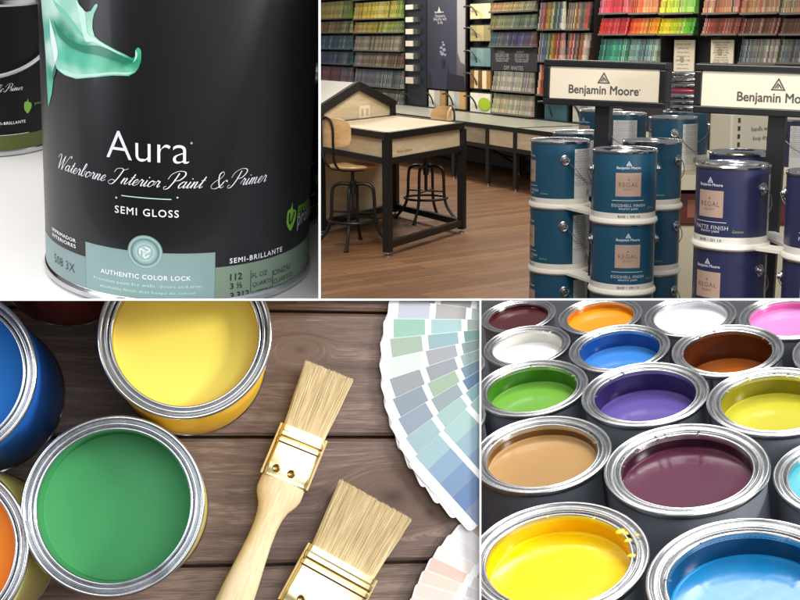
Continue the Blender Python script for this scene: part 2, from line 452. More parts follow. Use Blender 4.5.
# leaf mark
def leaf_mark(w):
    o = crom([(-.5,.1),(-.42,.5),(-.1,.62),(.05,.95),(.12,.5),(.48,.3),(.5,-.2),(.25,-.62),(-.05,-.95),(-.3,-.7),(-.5,-.3),(-.5,.1)], 3)[:-1]
    o = [(x * w, y * w * .9) for x, y in o]
    return o
m = MB()
a, _ = tl(285.5, 217); b, _ = tl(296, 217); t_l, h_l = (a + b) / 2, tl(290.5, 217)[1]; wl = (b - a) * R1 * .85
m.wrap(poly_geo(leaf_mark(wl)), RT, t_l, h_l)
m.build('leaf_mark', pmat('leaf_green_ink', (128, 184, 66), .45), can)
m = MB()
m.wrap(stroke([(x * wl, y * wl) for x, y in crom([(-.25, .3), (-.2, -.35), (.05, -.2), (.3, .25)], 4)], wl * .12), RT + .0003, t_l, h_l)
m.build('leaf_vein', black_label, can)
m = MB(); tl_text(m, lambda w: text('green', w, height=w*.36, offset=.01, res=2), 297, 308, 209); m.build('leaf_lettering', MATS['leaf_green_ink'], can)
m = MB(); tl_text(m, lambda w: text('promise', w, height=w*.34, offset=.008, res=2), 297, 310, 217); m.build('leaf_lettering', pmat('grey_ink', (178, 188, 180), .5), can)
# the printed splash
sp = [(150,-6),(153,60),(158,110),(164,200),(167,300),(172,378),(184,330),(190,272),(200,240),(214,254),(230,265),(270,278),(330,273),(400,266),(455,268),(478,256),(490,240),(499,215),(500,185),(496,172),(488,167),(481,174),(481,195),(470,206),(430,186),(380,160),(350,142),(335,128),(327,100),(328,72),(333,48),(346,20),(344,13),(336,16),(322,38),(308,43),(296,36),(280,15),(272,-6)]
def zz(p): return (p[0] / 3.531, p[1] / 3.531)
c0 = tl(90, 45)
def unclamp(p):
    x, y = zz(p)
    return tl_uv(x, y, c0)
pts = [unclamp(p) for p in sp]
for i in range(6): pts[i] = (min(pts[i][0], pts[6][0] - .012 * (1 - i / 6) - .002), pts[i][1])
seeds = [((170,30),(196,236,220)),((190,20),(214,242,230)),((240,20),(160,224,200)),((270,60),(200,240,222)),((290,110),(178,232,206)),((330,40),(140,216,180)),((315,120),(190,240,214)),
 ((185,100),(70,176,146)),((215,110),(36,140,108)),((250,140),(30,150,116)),((300,165),(44,170,130)),((350,175),(60,184,140)),((400,200),(34,156,112)),((440,222),(26,140,98)),((475,215),(40,160,116)),((490,180),(70,190,140)),
 ((205,150),(150,220,204)),((215,190),(96,206,176)),((240,200),(70,192,160)),((290,215),(80,200,166)),((340,225),(90,206,168)),((390,240),(80,196,150)),((450,252),(120,220,176)),
 ((230,255),(170,232,208)),((270,270),(184,238,214)),((330,266),(160,228,198)),((400,260),(150,226,188)),((175,170),(216,240,232)),((185,210),(196,228,224)),((165,120),(110,190,170)),((172,300),(84,190,162)),((178,260),(50,160,130)),
 ((380,165),(150,224,186)),((430,190),(130,220,176)),((345,145),(196,240,216))]
seeds = [(unclamp(p), lin(c)) for p, c in seeds]
g = poly_geo(pts, .0022, .0022)
rnd = random.Random(4)
def sp_col(x, y):
    W = 0; acc = [0, 0, 0]
    for (sx, sy), c in seeds:
        w = 1 / (((x - sx) ** 2 + (y - sy) ** 2) ** 1.7 + 1e-10)
        W += w
        for i in range(3): acc[i] += w * c[i]
    k = .92
    return tuple(min(1, a / W * k) for a in acc)
m = MB(); m.wrap(g, R1 + .00025, c0[0], c0[1], [sp_col(x, y) for x, y in g[0]]); 
for pl, c in (([(190,70),(205,96),(232,128),(262,146),(300,160),(340,160),(380,172),(430,196),(466,212),(474,222),(440,222),(400,212),(350,196),(300,186),(262,172),(226,146),(204,116)], (22,128,96)),
              ([(268,-2),(282,18),(300,40),(306,80),(312,118),(330,132),(372,158),(425,188),(420,190),(370,166),(330,146),(304,146),(290,100),(280,50)], (206,244,228)),
              ([(204,242),(232,262),(270,274),(330,269),(400,262),(452,263),(470,252),(452,256),(400,254),(330,260),(272,262),(236,250)], (196,240,222)),
              ([(176,60),(190,110),(200,150),(206,190),(196,222),(190,190),(180,130)], (232,248,242)),
              ([(480,176),(486,186),(484,206),(470,222),(478,206)], (190,244,214)),
              ([(186,-4),(230,40),(272,92),(296,128),(276,116),(240,72),(206,34)], (120,208,180)),
              ([(196,226),(200,240),(196,262),(188,280),(186,262)], (14,104,78))):
    g = poly_geo([unclamp(p) for p in crom(pl + pl[:1], 3)[:-1]], .003, .003); m.c = lin(c); m.wrap(g, R1 + .0004, c0[0], c0[1])
m.build('splash_print', cmat('splash_colours', .36, coat=.25), can)

# smaller can behind on the left, another half hidden on the right
def small_black_can(px, py, wpx, rot, label, wire=True):
    b = on_plane(TL, px, py); z = proj(TL @ b)[2]; R = wpx * z / FPX / 2; H = R * 2.25
    M = TL @ T(b) @ RZ(rot)
    c = thing('paint_can', M, label, 'paint can')
    m = MB(); m.lathe([(0, .003), (R*.95, 0), (R*1.02, .001), (R*1.02, .004), (R, .005)], 64); m.build('bottom_rim', STEEL, c)
    m = MB(); m.lathe([(R, .0048), (R, H - .004)], 64); m.build('body', pmat('dull_black_label', (11, 11, 12), .5, spec=.25, var=.1, vs=9), c)
    m = MB(); m.lathe([(R, H - .004), (R*1.025, H - .002), (R*1.02, H + .001), (R*.95, H), (R*.93, H - .004), (0, H - .004)], 64); m.build('lid', STEEL, c)
    m = MB(); m.patch(R + .0002, -2.9, 2.9, .005, R*.31, 60); m.build('label_band', pmat('lime_print', (84, 94, 34), .45), c)
    m = MB(); m.patch(R + .0003, -.1, .72, R*.31 + .0004, R*.325, 10)
    m.wrap(script_line('Waterborne Interior Paint & Primer', R * 1.5, .004), R + .0003, -.10, R*1.0)
    m.wrap(text('SEMI-BRILLANTE', R*.5, offset=.02, spacing=1.2), R + .0003, .42, R*.5)
    m.wrap(text('Aura', R*.66, step=.004), R + .0003, -.25, R*1.42)
    m.build('lettering', ink_white, c)
    m = MB(); o = leaf_mark(R*.13); m.wrap(poly_geo(o), R + .0003, .72, R*.72); m.wrap(text('promise', R*.2, res=2), R + .0003, .95, R*.73); m.build('leaf_mark', MATS['leaf_green_ink'], c)
    if wire:
        m = MB(); pts = []
        for k in range(33):
            a = PI * k / 32; r = R * 1.06
            pts.append((r * math.cos(a), -r * math.sin(a) * 1.0, H * .80 - R * .62 * math.sin(a)))
        m.tube(pts, .0016, 6); m.build('handle', pmat('bright_wire', (225, 226, 230), .3, .6), c)
        for s in (-1, 1):
            m = MB(); m.lathe([(.006, 0), (.006, .004), (.003, .006), (0, .006)], 16, T((s * R * 1.0, 0, H * .80)) @ RY(s * PI / 2)); m.build('ear', STEEL, c)
    return c
sc1 = small_black_can(-14, 140, 131, math.radians(4), 'smaller black paint can with a lime band standing behind the big can at the left')
sc2 = small_black_can(254, 214, 131, math.radians(20), 'black paint can almost hidden behind the right side of the big can', False)
# shelf, back and the shelf board above
shelf_w = pmat('white_laminate', (234, 230, 226), .42, var=.02, vs=6, rvar=.06)
m = MB(); m.box((-1.1, -.5, -.03), (.6, .62, 0)); shelf = m.build('white_shelf', shelf_w, None, TL, smooth=False); tag(shelf, kind='structure')
m = MB(); m.box((-1.1, .6, 0), (.7, .63, .45)); tlb = m.build('back_wall', pmat('dark_back_board', (30, 24, 22), .7, var=.2, vs=12), None, TL, smooth=False); tag(tlb, kind='structure')
bz = (TL.inverted() @ unp(20, 9.5, 1.02))
m = MB(); m.box((-1.1, bz.y, bz.z), (.4, bz.y + .30, bz.z + .03)); upb = m.build('shelf_board', pmat('brown_board', (70, 40, 28), .55, var=.25, vs=14, stretch=(1, 6, 6)), None, TL, smooth=False)
tag(upb, 'dark brown wooden board across the top behind the black cans', 'shelf')
VX = 319.6; HY = 299.7
cut_things([shelf, tlb, upb, sc2], (VX, 0), (VX, 300), (100, 100))
cut_things([shelf, can, tlb], (0, HY - .9), (300, HY - .9), (100, 100))

# ================================================================== LOWER LEFT: open cans, brushes and fan decks on dark planks
nad = (230, 530)
ezb = (-ray(*nad)).normalized()
Rq, Hq = .054, .135
zt = 2 * Rq * FPX / 179.5
n_d = -ray(113.5, 505).dot(ezb) * zt + Hq          # distance of the board along its normal
def on_raw(px, py): r = ray(px, py); return EYE + r * (n_d / -r.dot(ezb))
exb = (on_raw(470, 432) - on_raw(280, 432)).normalized(); eyb = ezb.cross(exb)
BL = frame(on_raw(*nad), exb, eyb, ezb)
def bl(px, py, h=0.): return on_plane(BL, px, py, h)
# planks
KNOTS = [(*bl(393, 497).xy, .0085), (*bl(300, 350).xy, .004), (*bl(430, 512).xy, .004)]
wood = bpy.data.materials.new('dark_stained_planks'); wood.use_nodes = True
def wood_nodes(m, cols, scale, rough, bump, axis=(1, 9, 9), knots=False, contrast=1.0):
    nt = m.node_tree; N = nt.nodes; L = nt.links; b = N['Principled BSDF']
    tc = N.new('ShaderNodeTexCoord'); geo = N.new('ShaderNodeNewGeometry')
    off = N.new('ShaderNodeVectorMath'); off.operation = 'MULTIPLY_ADD'
    L.new(geo.outputs['Random Per Island'], off.inputs[0]); off.inputs[1].default_value = (3.1, 7.7, 1.3)
    L.new(tc.outputs['Object'], off.inputs[2])
    wn = N.new('ShaderNodeTexNoise'); wn.inputs['Scale'].default_value = scale * .55; wn.inputs['Detail'].default_value = 3; L.new(off.outputs[0], wn.inputs['Vector'])
    wv = N.new('ShaderNodeVectorMath'); wv.operation = 'MULTIPLY_ADD'; L.new(wn.outputs['Color'], wv.inputs[0]); wv.inputs[1].default_value = (.0, .16 / scale, .16 / scale); L.new(off.outputs[0], wv.inputs[2])
    src = wv.outputs[0]; kn = None
    if knots:
        def math_(op, a, b=None, c=None):
            q = N.new('ShaderNodeMath'); q.operation = op
            for i, v_ in enumerate((a, b, c)):
                if v_ is None: continue
                if isinstance(v_, (int, float)): q.inputs[i].default_value = v_
                else: L.new(v_, q.inputs[i])
            return q.outputs[0]
        for (kx, ky, kr) in KNOTS:
            s_ = N.new('ShaderNodeVectorMath'); s_.operation = 'SUBTRACT'; L.new(tc.outputs['Object'], s_.inputs[0]); s_.inputs[1].default_value = (kx, ky, 0)
            s2 = N.new('ShaderNodeVectorMath'); s2.operation = 'MULTIPLY'; L.new(s_.outputs[0], s2.inputs[0]); s2.inputs[1].default_value = (.55, 1, 0)
            ln_ = N.new('ShaderNodeVectorMath'); ln_.operation = 'LENGTH'; L.new(s2.outputs[0], ln_.inputs[0])
            d_ = math_('ADD', ln_.outputs['Value'], math_('MULTIPLY', wn.outputs['Fac'], .006))
            g_ = math_('POWER', 2.718, math_('MULTIPLY', math_('POWER', math_('DIVIDE', d_, kr * 1.5), 2.0), -1.0))
            cb = N.new('ShaderNodeCombineXYZ'); L.new(d_, cb.inputs[1]); cb.inputs[0].default_value = kx
            mx_ = N.new('ShaderNodeMix'); mx_.data_type = 'VECTOR'; L.new(g_, mx_.inputs[0]); L.new(src, mx_.inputs[4]); L.new(cb.outputs[0], mx_.inputs[5]); src = mx_.outputs[1]
            c_ = math_('POWER', 2.718, math_('MULTIPLY', math_('POWER', math_('DIVIDE', d_, kr), 2.0), -1.0))
            kn = c_ if kn is None else math_('ADD', kn, c_)
    mp = N.new('ShaderNodeMapping'); mp.inputs['Scale'].default_value = axis; L.new(src, mp.inputs[0])
    n1 = N.new('ShaderNodeTexNoise'); n1.inputs['Scale'].default_value = scale; n1.inputs['Detail'].default_value = 8; n1.inputs['Roughness'].default_value = .62; L.new(mp.outputs[0], n1.inputs['Vector'])
    n2 = N.new('ShaderNodeTexNoise'); n2.inputs['Scale'].default_value = scale * 7; n2.inputs['Detail'].default_value = 5; L.new(mp.outputs[0], n2.inputs['Vector'])
    mx = N.new('ShaderNodeMath'); mx.operation = 'MULTIPLY_ADD'; L.new(n2.outputs['Fac'], mx.inputs[0]); mx.inputs[1].default_value = .62; L.new(n1.outputs['Fac'], mx.inputs[2])
    isl = N.new('ShaderNodeMath'); isl.operation = 'MULTIPLY_ADD'; L.new(geo.outputs['Random Per Island'], isl.inputs[0]); isl.inputs[1].default_value = .16; L.new(mx.outputs[0], isl.inputs[2])
    fac = isl.outputs[0] if kn is None else math_('SUBTRACT', isl.outputs[0], math_('MULTIPLY', kn, .42))
    r = N.new('ShaderNodeValToRGB'); L.new(fac, r.inputs[0]); e = r.color_ramp.elements
    while len(e) < len(cols): e.new(.5)
    for i, c in enumerate(cols): e[i].position = .8 + (i / (len(cols) - 1) - .5) * .62 / contrast; e[i].color = (*lin(c), 1)
    L.new(r.outputs[0], b.inputs['Base Color'])
    b.inputs['Roughness'].default_value = rough
    bp = N.new('ShaderNodeBump'); bp.inputs['Strength'].default_value = bump; bp.inputs['Distance'].default_value = .001; L.new(mx.outputs[0], bp.inputs['Height']); L.new(bp.outputs[0], b.inputs['Normal'])
wood_nodes(wood, [(54, 40, 32), (90, 70, 60), (108, 87, 76), (130, 109, 97)], 13, .5, .5, axis=(.6, 12, 12), knots=True)
m = MB(); ys = [bl(360, y).y for y in (180, 312, 437, 563, 690)]
for a, b_ in zip(ys[:-1], ys[1:]):
    a -= .0012; b_ += .0012
    x0, x1 = -.5, .5; e = .0022
    lo = [(x0, b_, -.02), (x1, b_, -.02), (x1, a, -.02), (x0, a, -.02)]
    md = [(x0, b_, -e), (x1, b_, -e), (x1, a, -e), (x0, a, -e)]
    tp = [(x0, b_ + e, 0), (x1, b_ + e, 0), (x1, a - e, 0), (x0, a - e, 0)]
    o = m.add(lo + md + tp, [(3,2,1,0),(0,1,5,4),(2,3,7,6),(4,5,9,8),(6,7,11,10),(8,9,10,11),(1,2,6,5),(3,0,4,7),(5,6,10,9),(7,4,8,11)])
m.box((-.5, min(ys), -.05), (.5, max(ys), -.021))
board = m.build('plank_table', wood, None, BL, smooth=False)
tag(board, 'dark brown plank tabletop under the brushes, fan decks and open cans', 'table')

def paint(rgb, name, rough=.16): return pmat(name, rgb, .42, bump=.02, bs=14, coat=0, var=.03, vs=8, spec=.22)
def open_can(px, py, body, paint_rgb, label, depth=.014, wall=None, gloss=False):
    b = bl(px, py, Hq); M = BL @ T((b.x, b.y, 0)) @ RZ(random.uniform(0, 6))
    c = thing('paint_can', M, label, 'paint can', 'open cans on the plank table')
    R, H = Rq, Hq
    m = MB(); m.lathe([(0, .002), (R*.93, .002), (R*.97, 0), (R*1.0, .001), (R*1.0, .003), (R*.985, .004)], 96); m.build('bottom_rim', STEEL, c)
    m = MB(); m.lathe([(R*.985, .004), (R*.985, H - .010), (R*.95, H - .0075)], 96); m.build('body', pmat('body_%d_%d_%d' % body, body, .4, var=.06, vs=18, coat=.2), c)
    m = MB()
    def bead(r0, r1, z, n=6): return [((r0+r1)/2 + (r0-r1)/2*math.cos(PI*i/n), z + abs(r0-r1)/2*math.sin(PI*i/n)) for i in range(n + 1)]
    prof = [(R*.95, H - .0074), (R*.97, H - .0068), (R*1.0, H - .004)] + bead(R, R*.945, H - .003) + [(R*.935, H - .0052)] + bead(R*.925, R*.885, H - .0045) + [(R*.878, H - .0062)] + bead(R*.87, R*.835, H - .0052) + [(R*.83, H - .007), (R*.826, H - .010)]
    m.lathe(prof, 128); m.build('rim', STEEL, c, ang=50)
    pm = paint(paint_rgb, 'paint_%d_%d_%d' % paint_rgb)
    if gloss: q_ = pm.node_tree.nodes['Principled BSDF']; q_.inputs['Coat Weight'].default_value = 1; q_.inputs['Coat Roughness'].default_value = .05
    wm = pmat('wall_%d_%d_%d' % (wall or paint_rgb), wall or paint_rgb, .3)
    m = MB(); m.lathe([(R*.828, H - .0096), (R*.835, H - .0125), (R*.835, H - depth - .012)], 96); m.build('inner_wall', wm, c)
    m = MB(); prof = [(R*.834, H - depth + .0012), (R*.828, H - depth + .0002), (R*.81, H - depth), (R*.5, H - depth), (0, H - depth)]
    m.lathe(prof, 96); m.build('paint', pm, c)
    return c
random.seed(3)
cans_bl = [
 open_can(113.5, 505, (190, 176, 84), (62, 146, 88), 'open can of green paint standing nearest the handle of the narrow brush', .032),
 open_can(185.5, 333, (226, 176, 34), (254, 228, 100), 'open can of warm yellow paint on the wooden planks above the green one', .016, wall=(206, 120, 28)),  # wall a deeper orange than the paint: inside shade put into its colour
 open_can(-57, 374, (20, 84, 168), (30, 112, 190), 'open can of blue paint with a blue body on the wooden planks', .018),
 open_can(-68, 553, (206, 200, 116), (232, 130, 38), 'open can of orange paint with a pale yellow body at the corner of the planks', .016),
 open_can(45, 208, (150, 22, 24), (130, 16, 20), 'dark red can whose lower side shows above the blue and green cans', .016),
]

# ---- brushes
bristle_m = pmat('natural_bristle', (222, 204, 160), .6, var=.22, vs=60, stretch=(6, .6, 6), rgb2=(192, 168, 118))
gold = pmat('brass_ferrule', (228, 208, 160), .22, 1., var=.08, vs=30, bump=.06, bs=70)
gold_dark = pmat('brass_edge', (176, 152, 104), .4, 1.)
handle_m = bpy.data.materials.new('pale_beech'); handle_m.use_nodes = True
wood_nodes(handle_m, [(190, 160, 116), (208, 182, 138), (220, 198, 156), (228, 208, 172)], 14, .38, .12, axis=(6, .7, 6), contrast=.8)
def rrect(w, t, r, n=4):
    out = []
    for cx_, cy_, a in ((w/2-r, t/2-r, 0), (-w/2+r, t/2-r, 90), (-w/2+r, -t/2+r, 180), (w/2-r, -t/2+r, 270)):
        for k in range(n + 1):
            q = math.radians(a + 90 * k / n); out.append((cx_ + r*math.cos(q), cy_ + r*math.sin(q)))
    return out
def loft(m, secs, cap=True):
    n = len(secs[0]); vs = []; fs = []
    for s_ in secs: vs += s_
    for i in range(len(secs) - 1):
        for k in range(n):
            k2 = (k+1) % n; fs.append((i*n+k, i*n+k2, (i+1)*n+k2, (i+1)*n+k))
    if cap: fs.append(tuple(range(n))[::-1]); fs.append(tuple(range((len(secs)-1)*n, len(secs)*n)))
    m.add(vs, fs)
def brush(ferrule_base, bristle_tip, wpx, fl_px, bristle_px, splay, label, seed, hl=.17):
    P0 = bl(*ferrule_base, .012); P1 = bl(*bristle_tip, .012)
    d = (P1 - P0); d.z = 0; L = d.length; d.normalize()
    pxm = L / math.hypot(ferrule_base[0]-bristle_tip[0], ferrule_base[1]-bristle_tip[1])
    W = wpx * pxm; FL = fl_px * pxm; B = bristle_px * pxm; TH = .013
    M = BL @ frame(P0, V((d.y, -d.x, 0)), d, V((0, 0, 1)))
    c = thing('paint_brush', M, label, 'paint brush', 'brushes lying on the planks')
    rnd = random.Random(seed)
    # ferrule with raised ribs
    m = MB(); secs = []
    for y, k in ((0, 1), (FL*.06, 1.0), (FL*.10, 1.012), (FL*.24, 1.012), (FL*.27, 1.0), (FL*.64, 1), (FL*.67, 1.03), (FL*.73, 1.03), (FL*.76, .985), (FL*.80, 1.03), (FL*.87, 1.03), (FL*.90, 1), (FL, 1.0)):
        secs.append([(x, y, z) for x, z in rrect(W * (1 + (k-1)*.5), TH * (1 + (k-1)*4), .0028)])
    loft(m, secs); f = m.build('ferrule', gold, c, ang=30)
    for s in (-1, 1):
        m = MB(); m.box((s*W*.5 - .0008 + .0006*s, -.0005, -TH*.36), (s*W*.5 + .0008 + .0006*s, FL, TH*.36)); m.build('ferrule_edge', gold_dark, f)
    for s in (-.26, .08):
        m = MB(); q = T((W*s, FL*.16, TH*.52)); m.lathe([(.0030, 0), (.0030, .0006), (.0022, .0009), (.0016, .0005), (0, .0001)], 20, q); m.build('rivet', pmat('rivet_brown', (150, 122, 76), .3, 1.), f)
    # bristles: a solid core and many single hairs
    m = MB(); secs = []
    for k in range(6):
        t = k / 5; w = W * (.94 + splay * t); th = TH * (.82 - .25 * t)
        secs.append([(x, FL - .001 + (B * .965) * t, z) for x, z in rrect(w, th, min(.003, th*.45))])
    loft(m, secs)
    for k in range(1500):
        u = rnd.uniform(-1, 1); e = rnd.choice((1, 1, 1, -1)) * rnd.uniform(.75, 1.04); 
        x0 = u * W * .465; z0 = e * TH * .40 * (1 if abs(u) < .9 else .7); x1 = u * W * (.47 + splay / 2) + rnd.gauss(0, .0006); z1 = e * TH * .30
        y1 = FL + B * (1 - .035 * rnd.random() ** .7 + rnd.gauss(0, .006))
        s0 = rnd.uniform(0, .5) if rnd.random() < .4 else 0
        r = rnd.uniform(.00013, .00022)
        a = V((x0 + (x1-x0)*s0, FL + (y1-FL)*s0, z0 + (z1-z0)*s0)); b_ = V((x1, y1, z1)); mid = (a+b_)/2 + V((rnd.gauss(0, .0003), 0, rnd.uniform(.0001, .0006)*e))
        m.tube([a, mid, b_], [r, r, r*.5], 3, cap=False)
    m.build('bristles', bristle_m, c, smooth=False)
    # handle
    m = MB(); secs = []
    for y, w, t in ((.001, .97, 1.0), (-.005, .985, 1.02), (-.010, .98, 1.04), (-.014, .90, 1.04), (-.020, .68, 1.02), (-.026, .57, 1.0), (-.034, .52, 1.0), (-.044, .53, 1.02), (-.058, .60, 1.08), (-.075, .70, 1.12), (-.10, .80, 1.12), (-.13, .80, 1.1), (-.15, .66, 1.0), (-.162, .46, .8), (-.168, .2, .4)):
        w *= W; t *= TH; n = 24
        secs.append([(w/2*math.copysign(abs(math.cos(2*PI*k/n))**.75, math.cos(2*PI*k/n)), y * hl / .17, t/2*math.copysign(abs(math.sin(2*PI*k/n))**.75, math.sin(2*PI*k/n))) for k in range(n)])
    loft(m, secs[::-1]); m.build('handle', handle_m, c, ang=60)
    return c
brush((284, 481), (328, 374), 47, 52, 68, .16, 'narrow flat brush with pale wooden handle between the green can and the wide brush', 1)
brush((313, 617), (376, 499), 78, 62, 72, .14, 'wide flat paint brush with thick bristles at the lower edge of the planks', 2)
# ---- fan decks
card_mat = cmat('card_print', .5, var=.02, vs=500)
WHITE_C = lin((240, 241, 243))
def fan(pivot, Rpx, a0, a1, n, wpx, cols_fn, label, rings, hstep, names, base_h=.001, dots=False, kk=.8):
    P = bl(*pivot); root = thing('fan_deck', BL @ T((P.x, P.y, 0)), label, 'fan deck')
    for i in range(n):
        a = math.radians(a0 + (a1 - a0) * i / (n - 1))
        ca, sa = math.cos(a), math.sin(a)
        tip = bl(pivot[0] - Rpx * ca, pivot[1] + Rpx * sa)
        d = (tip - P); L = d.length; d.normalize(); s = L / Rpx
        Mc = frame(V((0, 0, base_h + hstep * i)), d, V((-d.y, d.x, 0)), V((0, 0, 1)))
        # tilt a little so that the pile fans like a real one
        w = wpx * s; h = .0004; m = MB(); m.c = WHITE_C
        r = 5 * s
        ol = [(L*.1, -w/2), (L - r, -w/2)] + [(L - r + r*math.sin(q), -w/2 + r - r*math.cos(q)) for q in (PI/8, PI/4, 3*PI/8)] + [(L, -w/2 + r), (L, w/2 - r)] + [(L - r + r*math.cos(q), w/2 - r + r*math.sin(q)) for q in (PI/8, PI/4, 3*PI/8)] + [(L - r, w/2), (L*.1, w/2)]
        m.prism(ol, 0, h)
        for k, (r1, r0) in enumerate(rings):
            m.c = [q * kk for q in lin(cols_fn(i, k))]; b_ = 0 if k else 0
            if i == n - 1 and not dots:   # the top card shows its whole width: narrow strips from aqua to deep blue
                bl_ = ((168,204,212),(146,178,206),(126,158,198),(104,138,188),(140,154,188)) if k == 0 else ((176,212,210),(156,190,206),(138,168,198),(152,166,196),(168,174,200))
                for q in range(5):
                    m.c = [z * kk for z in lin(bl_[4 - q] if False else bl_[q])]
                    m.box((r0 * s, -w/2 + .0002 + (w - .0004) * q / 5, h), (r1 * s, -w/2 + .0002 + (w - .0004) * (q + 1) / 5, h + .00015))
                continue
            m.box((r0 * s, -w/2 + .0002, h), (r1 * s, w/2 - .0002, h + .00015))
            if dots:
                m.c = lin((120, 120, 130))
                for q in range(3): m.box(((r0 - 3 - 1.2) * s, w/2 - (6 + q*4) * s, h), ((r0 - 3) * s, w/2 - (6 + q*4 - 1.4) * s, h + .0001))
        m.build('swatch_card', card_mat, root, Mc, smooth=False)
    return root
r1c = [(196,202,216),(150,162,178),(160,170,186),(166,174,190),(160,170,186),(200,206,222),(156,204,184),(170,192,174),(226,242,234),(160,166,174),(146,162,174),(152,168,188),(168,198,208),(104,146,196)]
r2c = [(206,216,218),(184,194,200),(202,210,210),(170,176,180),(182,184,186),(184,182,180),(172,208,210),(152,186,194),(170,174,182),(158,164,174),(166,192,168),(154,172,178),(170,206,200),(126,160,200)]
r3c = [(190,196,204),(170,178,190),(180,190,196),(160,170,186),(200,230,230),(196,226,226),(190,196,190),(130,180,170),(150,170,176),(160,186,186),(120,150,170),(100,134,170),(140,190,196),(96,122,168)]
RC = [r1c, r2c, r3c]
def fan1(i, k): return RC[min(k, 2)][i % 14] if k < 3 else (150 + (i*37) % 60, 160 + (i*53) % 60, 180 + (i*29) % 50)
f1 = fan((575, 365), 192, -38, 44, 14, 88, fan1, 'large fan deck of grey, green and blue colour cards with white edges', [(182, 151), (145, 115), (109, 80), (74, 46)], .0005, 'g', kk=.66)
pc = [(236,206,190),(226,222,224),(222,190,172),(232,212,202),(240,228,224),(214,182,168),(236,214,206),(226,196,182),(230,226,228),(220,186,170)]
def fan2(i, k): return tuple(max(0, min(255, c - 9 * k + (i * 7 + k * 5) % 9)) for c in pc[(i * 3 + k) % len(pc)])
f2 = fan((590, 668), 192, -66, -12, 13, 62, fan2, 'fan deck of pale peach and pink colour cards beside the wide brush', [(190, 152), (144, 110), (104, 70)], .0005, 'p', dots=True)
TOPY = 300.6
for _r in cans_bl[1:3] + cans_bl[4:] + [f1, board]: pass
cut_things([cans_bl[1], cans_bl[2], cans_bl[4], f1, board], (0, TOPY), (400, TOPY), (200, 450))
cut_things([f1, f2, board], (479.4, 300), (479.4, 600), (200, 450))

# ================================================================== LOWER RIGHT: rows of open cans
BRf = plane_frame(645, 410, 1.35, math.radians(30.5), math.radians(-7))
H0 = .17; R0 = .0825
zm = 2 * R0 * FPX / 164
pm_ = BRf.inverted() @ unp(685.6, 464.4, zm)
BR = BRf @ T((0, 0, pm_.z - H0))
body_g = pmat('slate_grey_tin', (112, 117, 126), .36, .1, var=.10, vs=10, coat=.2)
rimw = pmat('bright_tin', (192, 193, 195), .25, 1., var=.08, vs=40, rvar=.06)
def br_master():
    c = thing('paint_can', Matrix.Identity(4), 'x', 'paint can', 'rows of open paint cans')
    R, H = R0, H0
    m = MB(); m.lathe([(0, .002), (R*.93, .002), (R*.95, 0), (R*.97, .0015), (R*.95, .004), (R*.95, H - .010), (R*.93, H - .008)], 96); m.build('body', body_g, c)
    m = MB(); m.box((-.0022, R*.947, .006), (.0022, R*.962, H - .012)); m.build('seam', pmat('seam_grey', (70, 74, 82), .4, .4), c)
    def bead(r0, r1, z, n=7): return [((r0+r1)/2 + (r0-r1)/2*math.cos(PI*i/n), z + abs(r0-r1)/2*math.sin(PI*i/n)) for i in range(n + 1)]
    prof = [(R*.93, H - .010), (R*.96, H - .0105), (R*1.0, H - .007)] + bead(R, R*.95, H - .004) + [(R*.942, H - .0065), (R*.915, H - .0085), (R*.90, H - .0075), (R*.888, H - .0045)] + bead(R*.885, R*.85, H - .0045) + [(R*.845, H - .0075), (R*.825, H - .0085)] + bead(R*.825, R*.79, H - .0065) + [(R*.788, H - .011)]
    m = MB(); m.lathe(prof, 128); m.build('rim', rimw, c, ang=50)
    m = MB(); m.lathe([(R*.7885, H - .0095), (R*.792, H - .02), (R*.792, H - .075)], 96); m.build('inner_wall', rimw, c)
    m = MB(); prof = [(R*.791, H - .0215), (R*.785, H - .0232), (R*.77, H - .0238), (R*.5, H - .024), (0, H - .024)]
    m.lathe(prof, 96); m.build('paint', rimw, c)
    return c
proto = br_master(); used = [False]
def br_can(px, py, w, rgb, label, depth=.024, coat=None, rot=None):
    s = 1.0
    for _ in range(12):
        p = on_plane(BR, px, py, H0 * s); z = proj(BR @ p)[2]
        s = w * z / FPX / (2 * R0)
    M = BR @ T((p.x, p.y, 0)) @ RZ(rot if rot is not None else random.uniform(0, 6)) @ Matrix.Scale(s, 4)
    if not used[0]: c = proto; c.matrix_world = M; c['label'] = label; used[0] = True
    else: c = copy_thing(proto, M, label)
    for ch in c.children:
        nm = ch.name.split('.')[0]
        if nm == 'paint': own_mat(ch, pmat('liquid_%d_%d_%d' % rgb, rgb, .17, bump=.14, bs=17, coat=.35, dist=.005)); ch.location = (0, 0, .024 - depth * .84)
        if nm == 'inner_wall': own_mat(ch, pmat('coat_%d_%d_%d' % (coat or rgb), coat or rgb, .28, var=.10, vs=30, bump=.12, bs=40))  # wall paint darker than the liquid: the can's inner shade is in the colour
    br_list.append((c, p, s * R0, label))
    return c
br_list = []
random.seed(8)
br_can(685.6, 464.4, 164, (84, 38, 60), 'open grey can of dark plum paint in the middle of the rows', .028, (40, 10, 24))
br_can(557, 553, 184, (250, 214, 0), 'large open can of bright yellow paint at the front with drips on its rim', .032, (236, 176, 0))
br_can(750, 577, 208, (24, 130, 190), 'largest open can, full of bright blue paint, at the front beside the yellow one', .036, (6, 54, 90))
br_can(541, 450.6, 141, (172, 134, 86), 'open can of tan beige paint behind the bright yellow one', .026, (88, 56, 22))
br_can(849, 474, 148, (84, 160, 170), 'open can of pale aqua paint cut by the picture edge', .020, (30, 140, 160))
br_can(531, 385, 114, (104, 158, 58), 'open can of lime green paint behind the tan one', .040, (46, 100, 14))
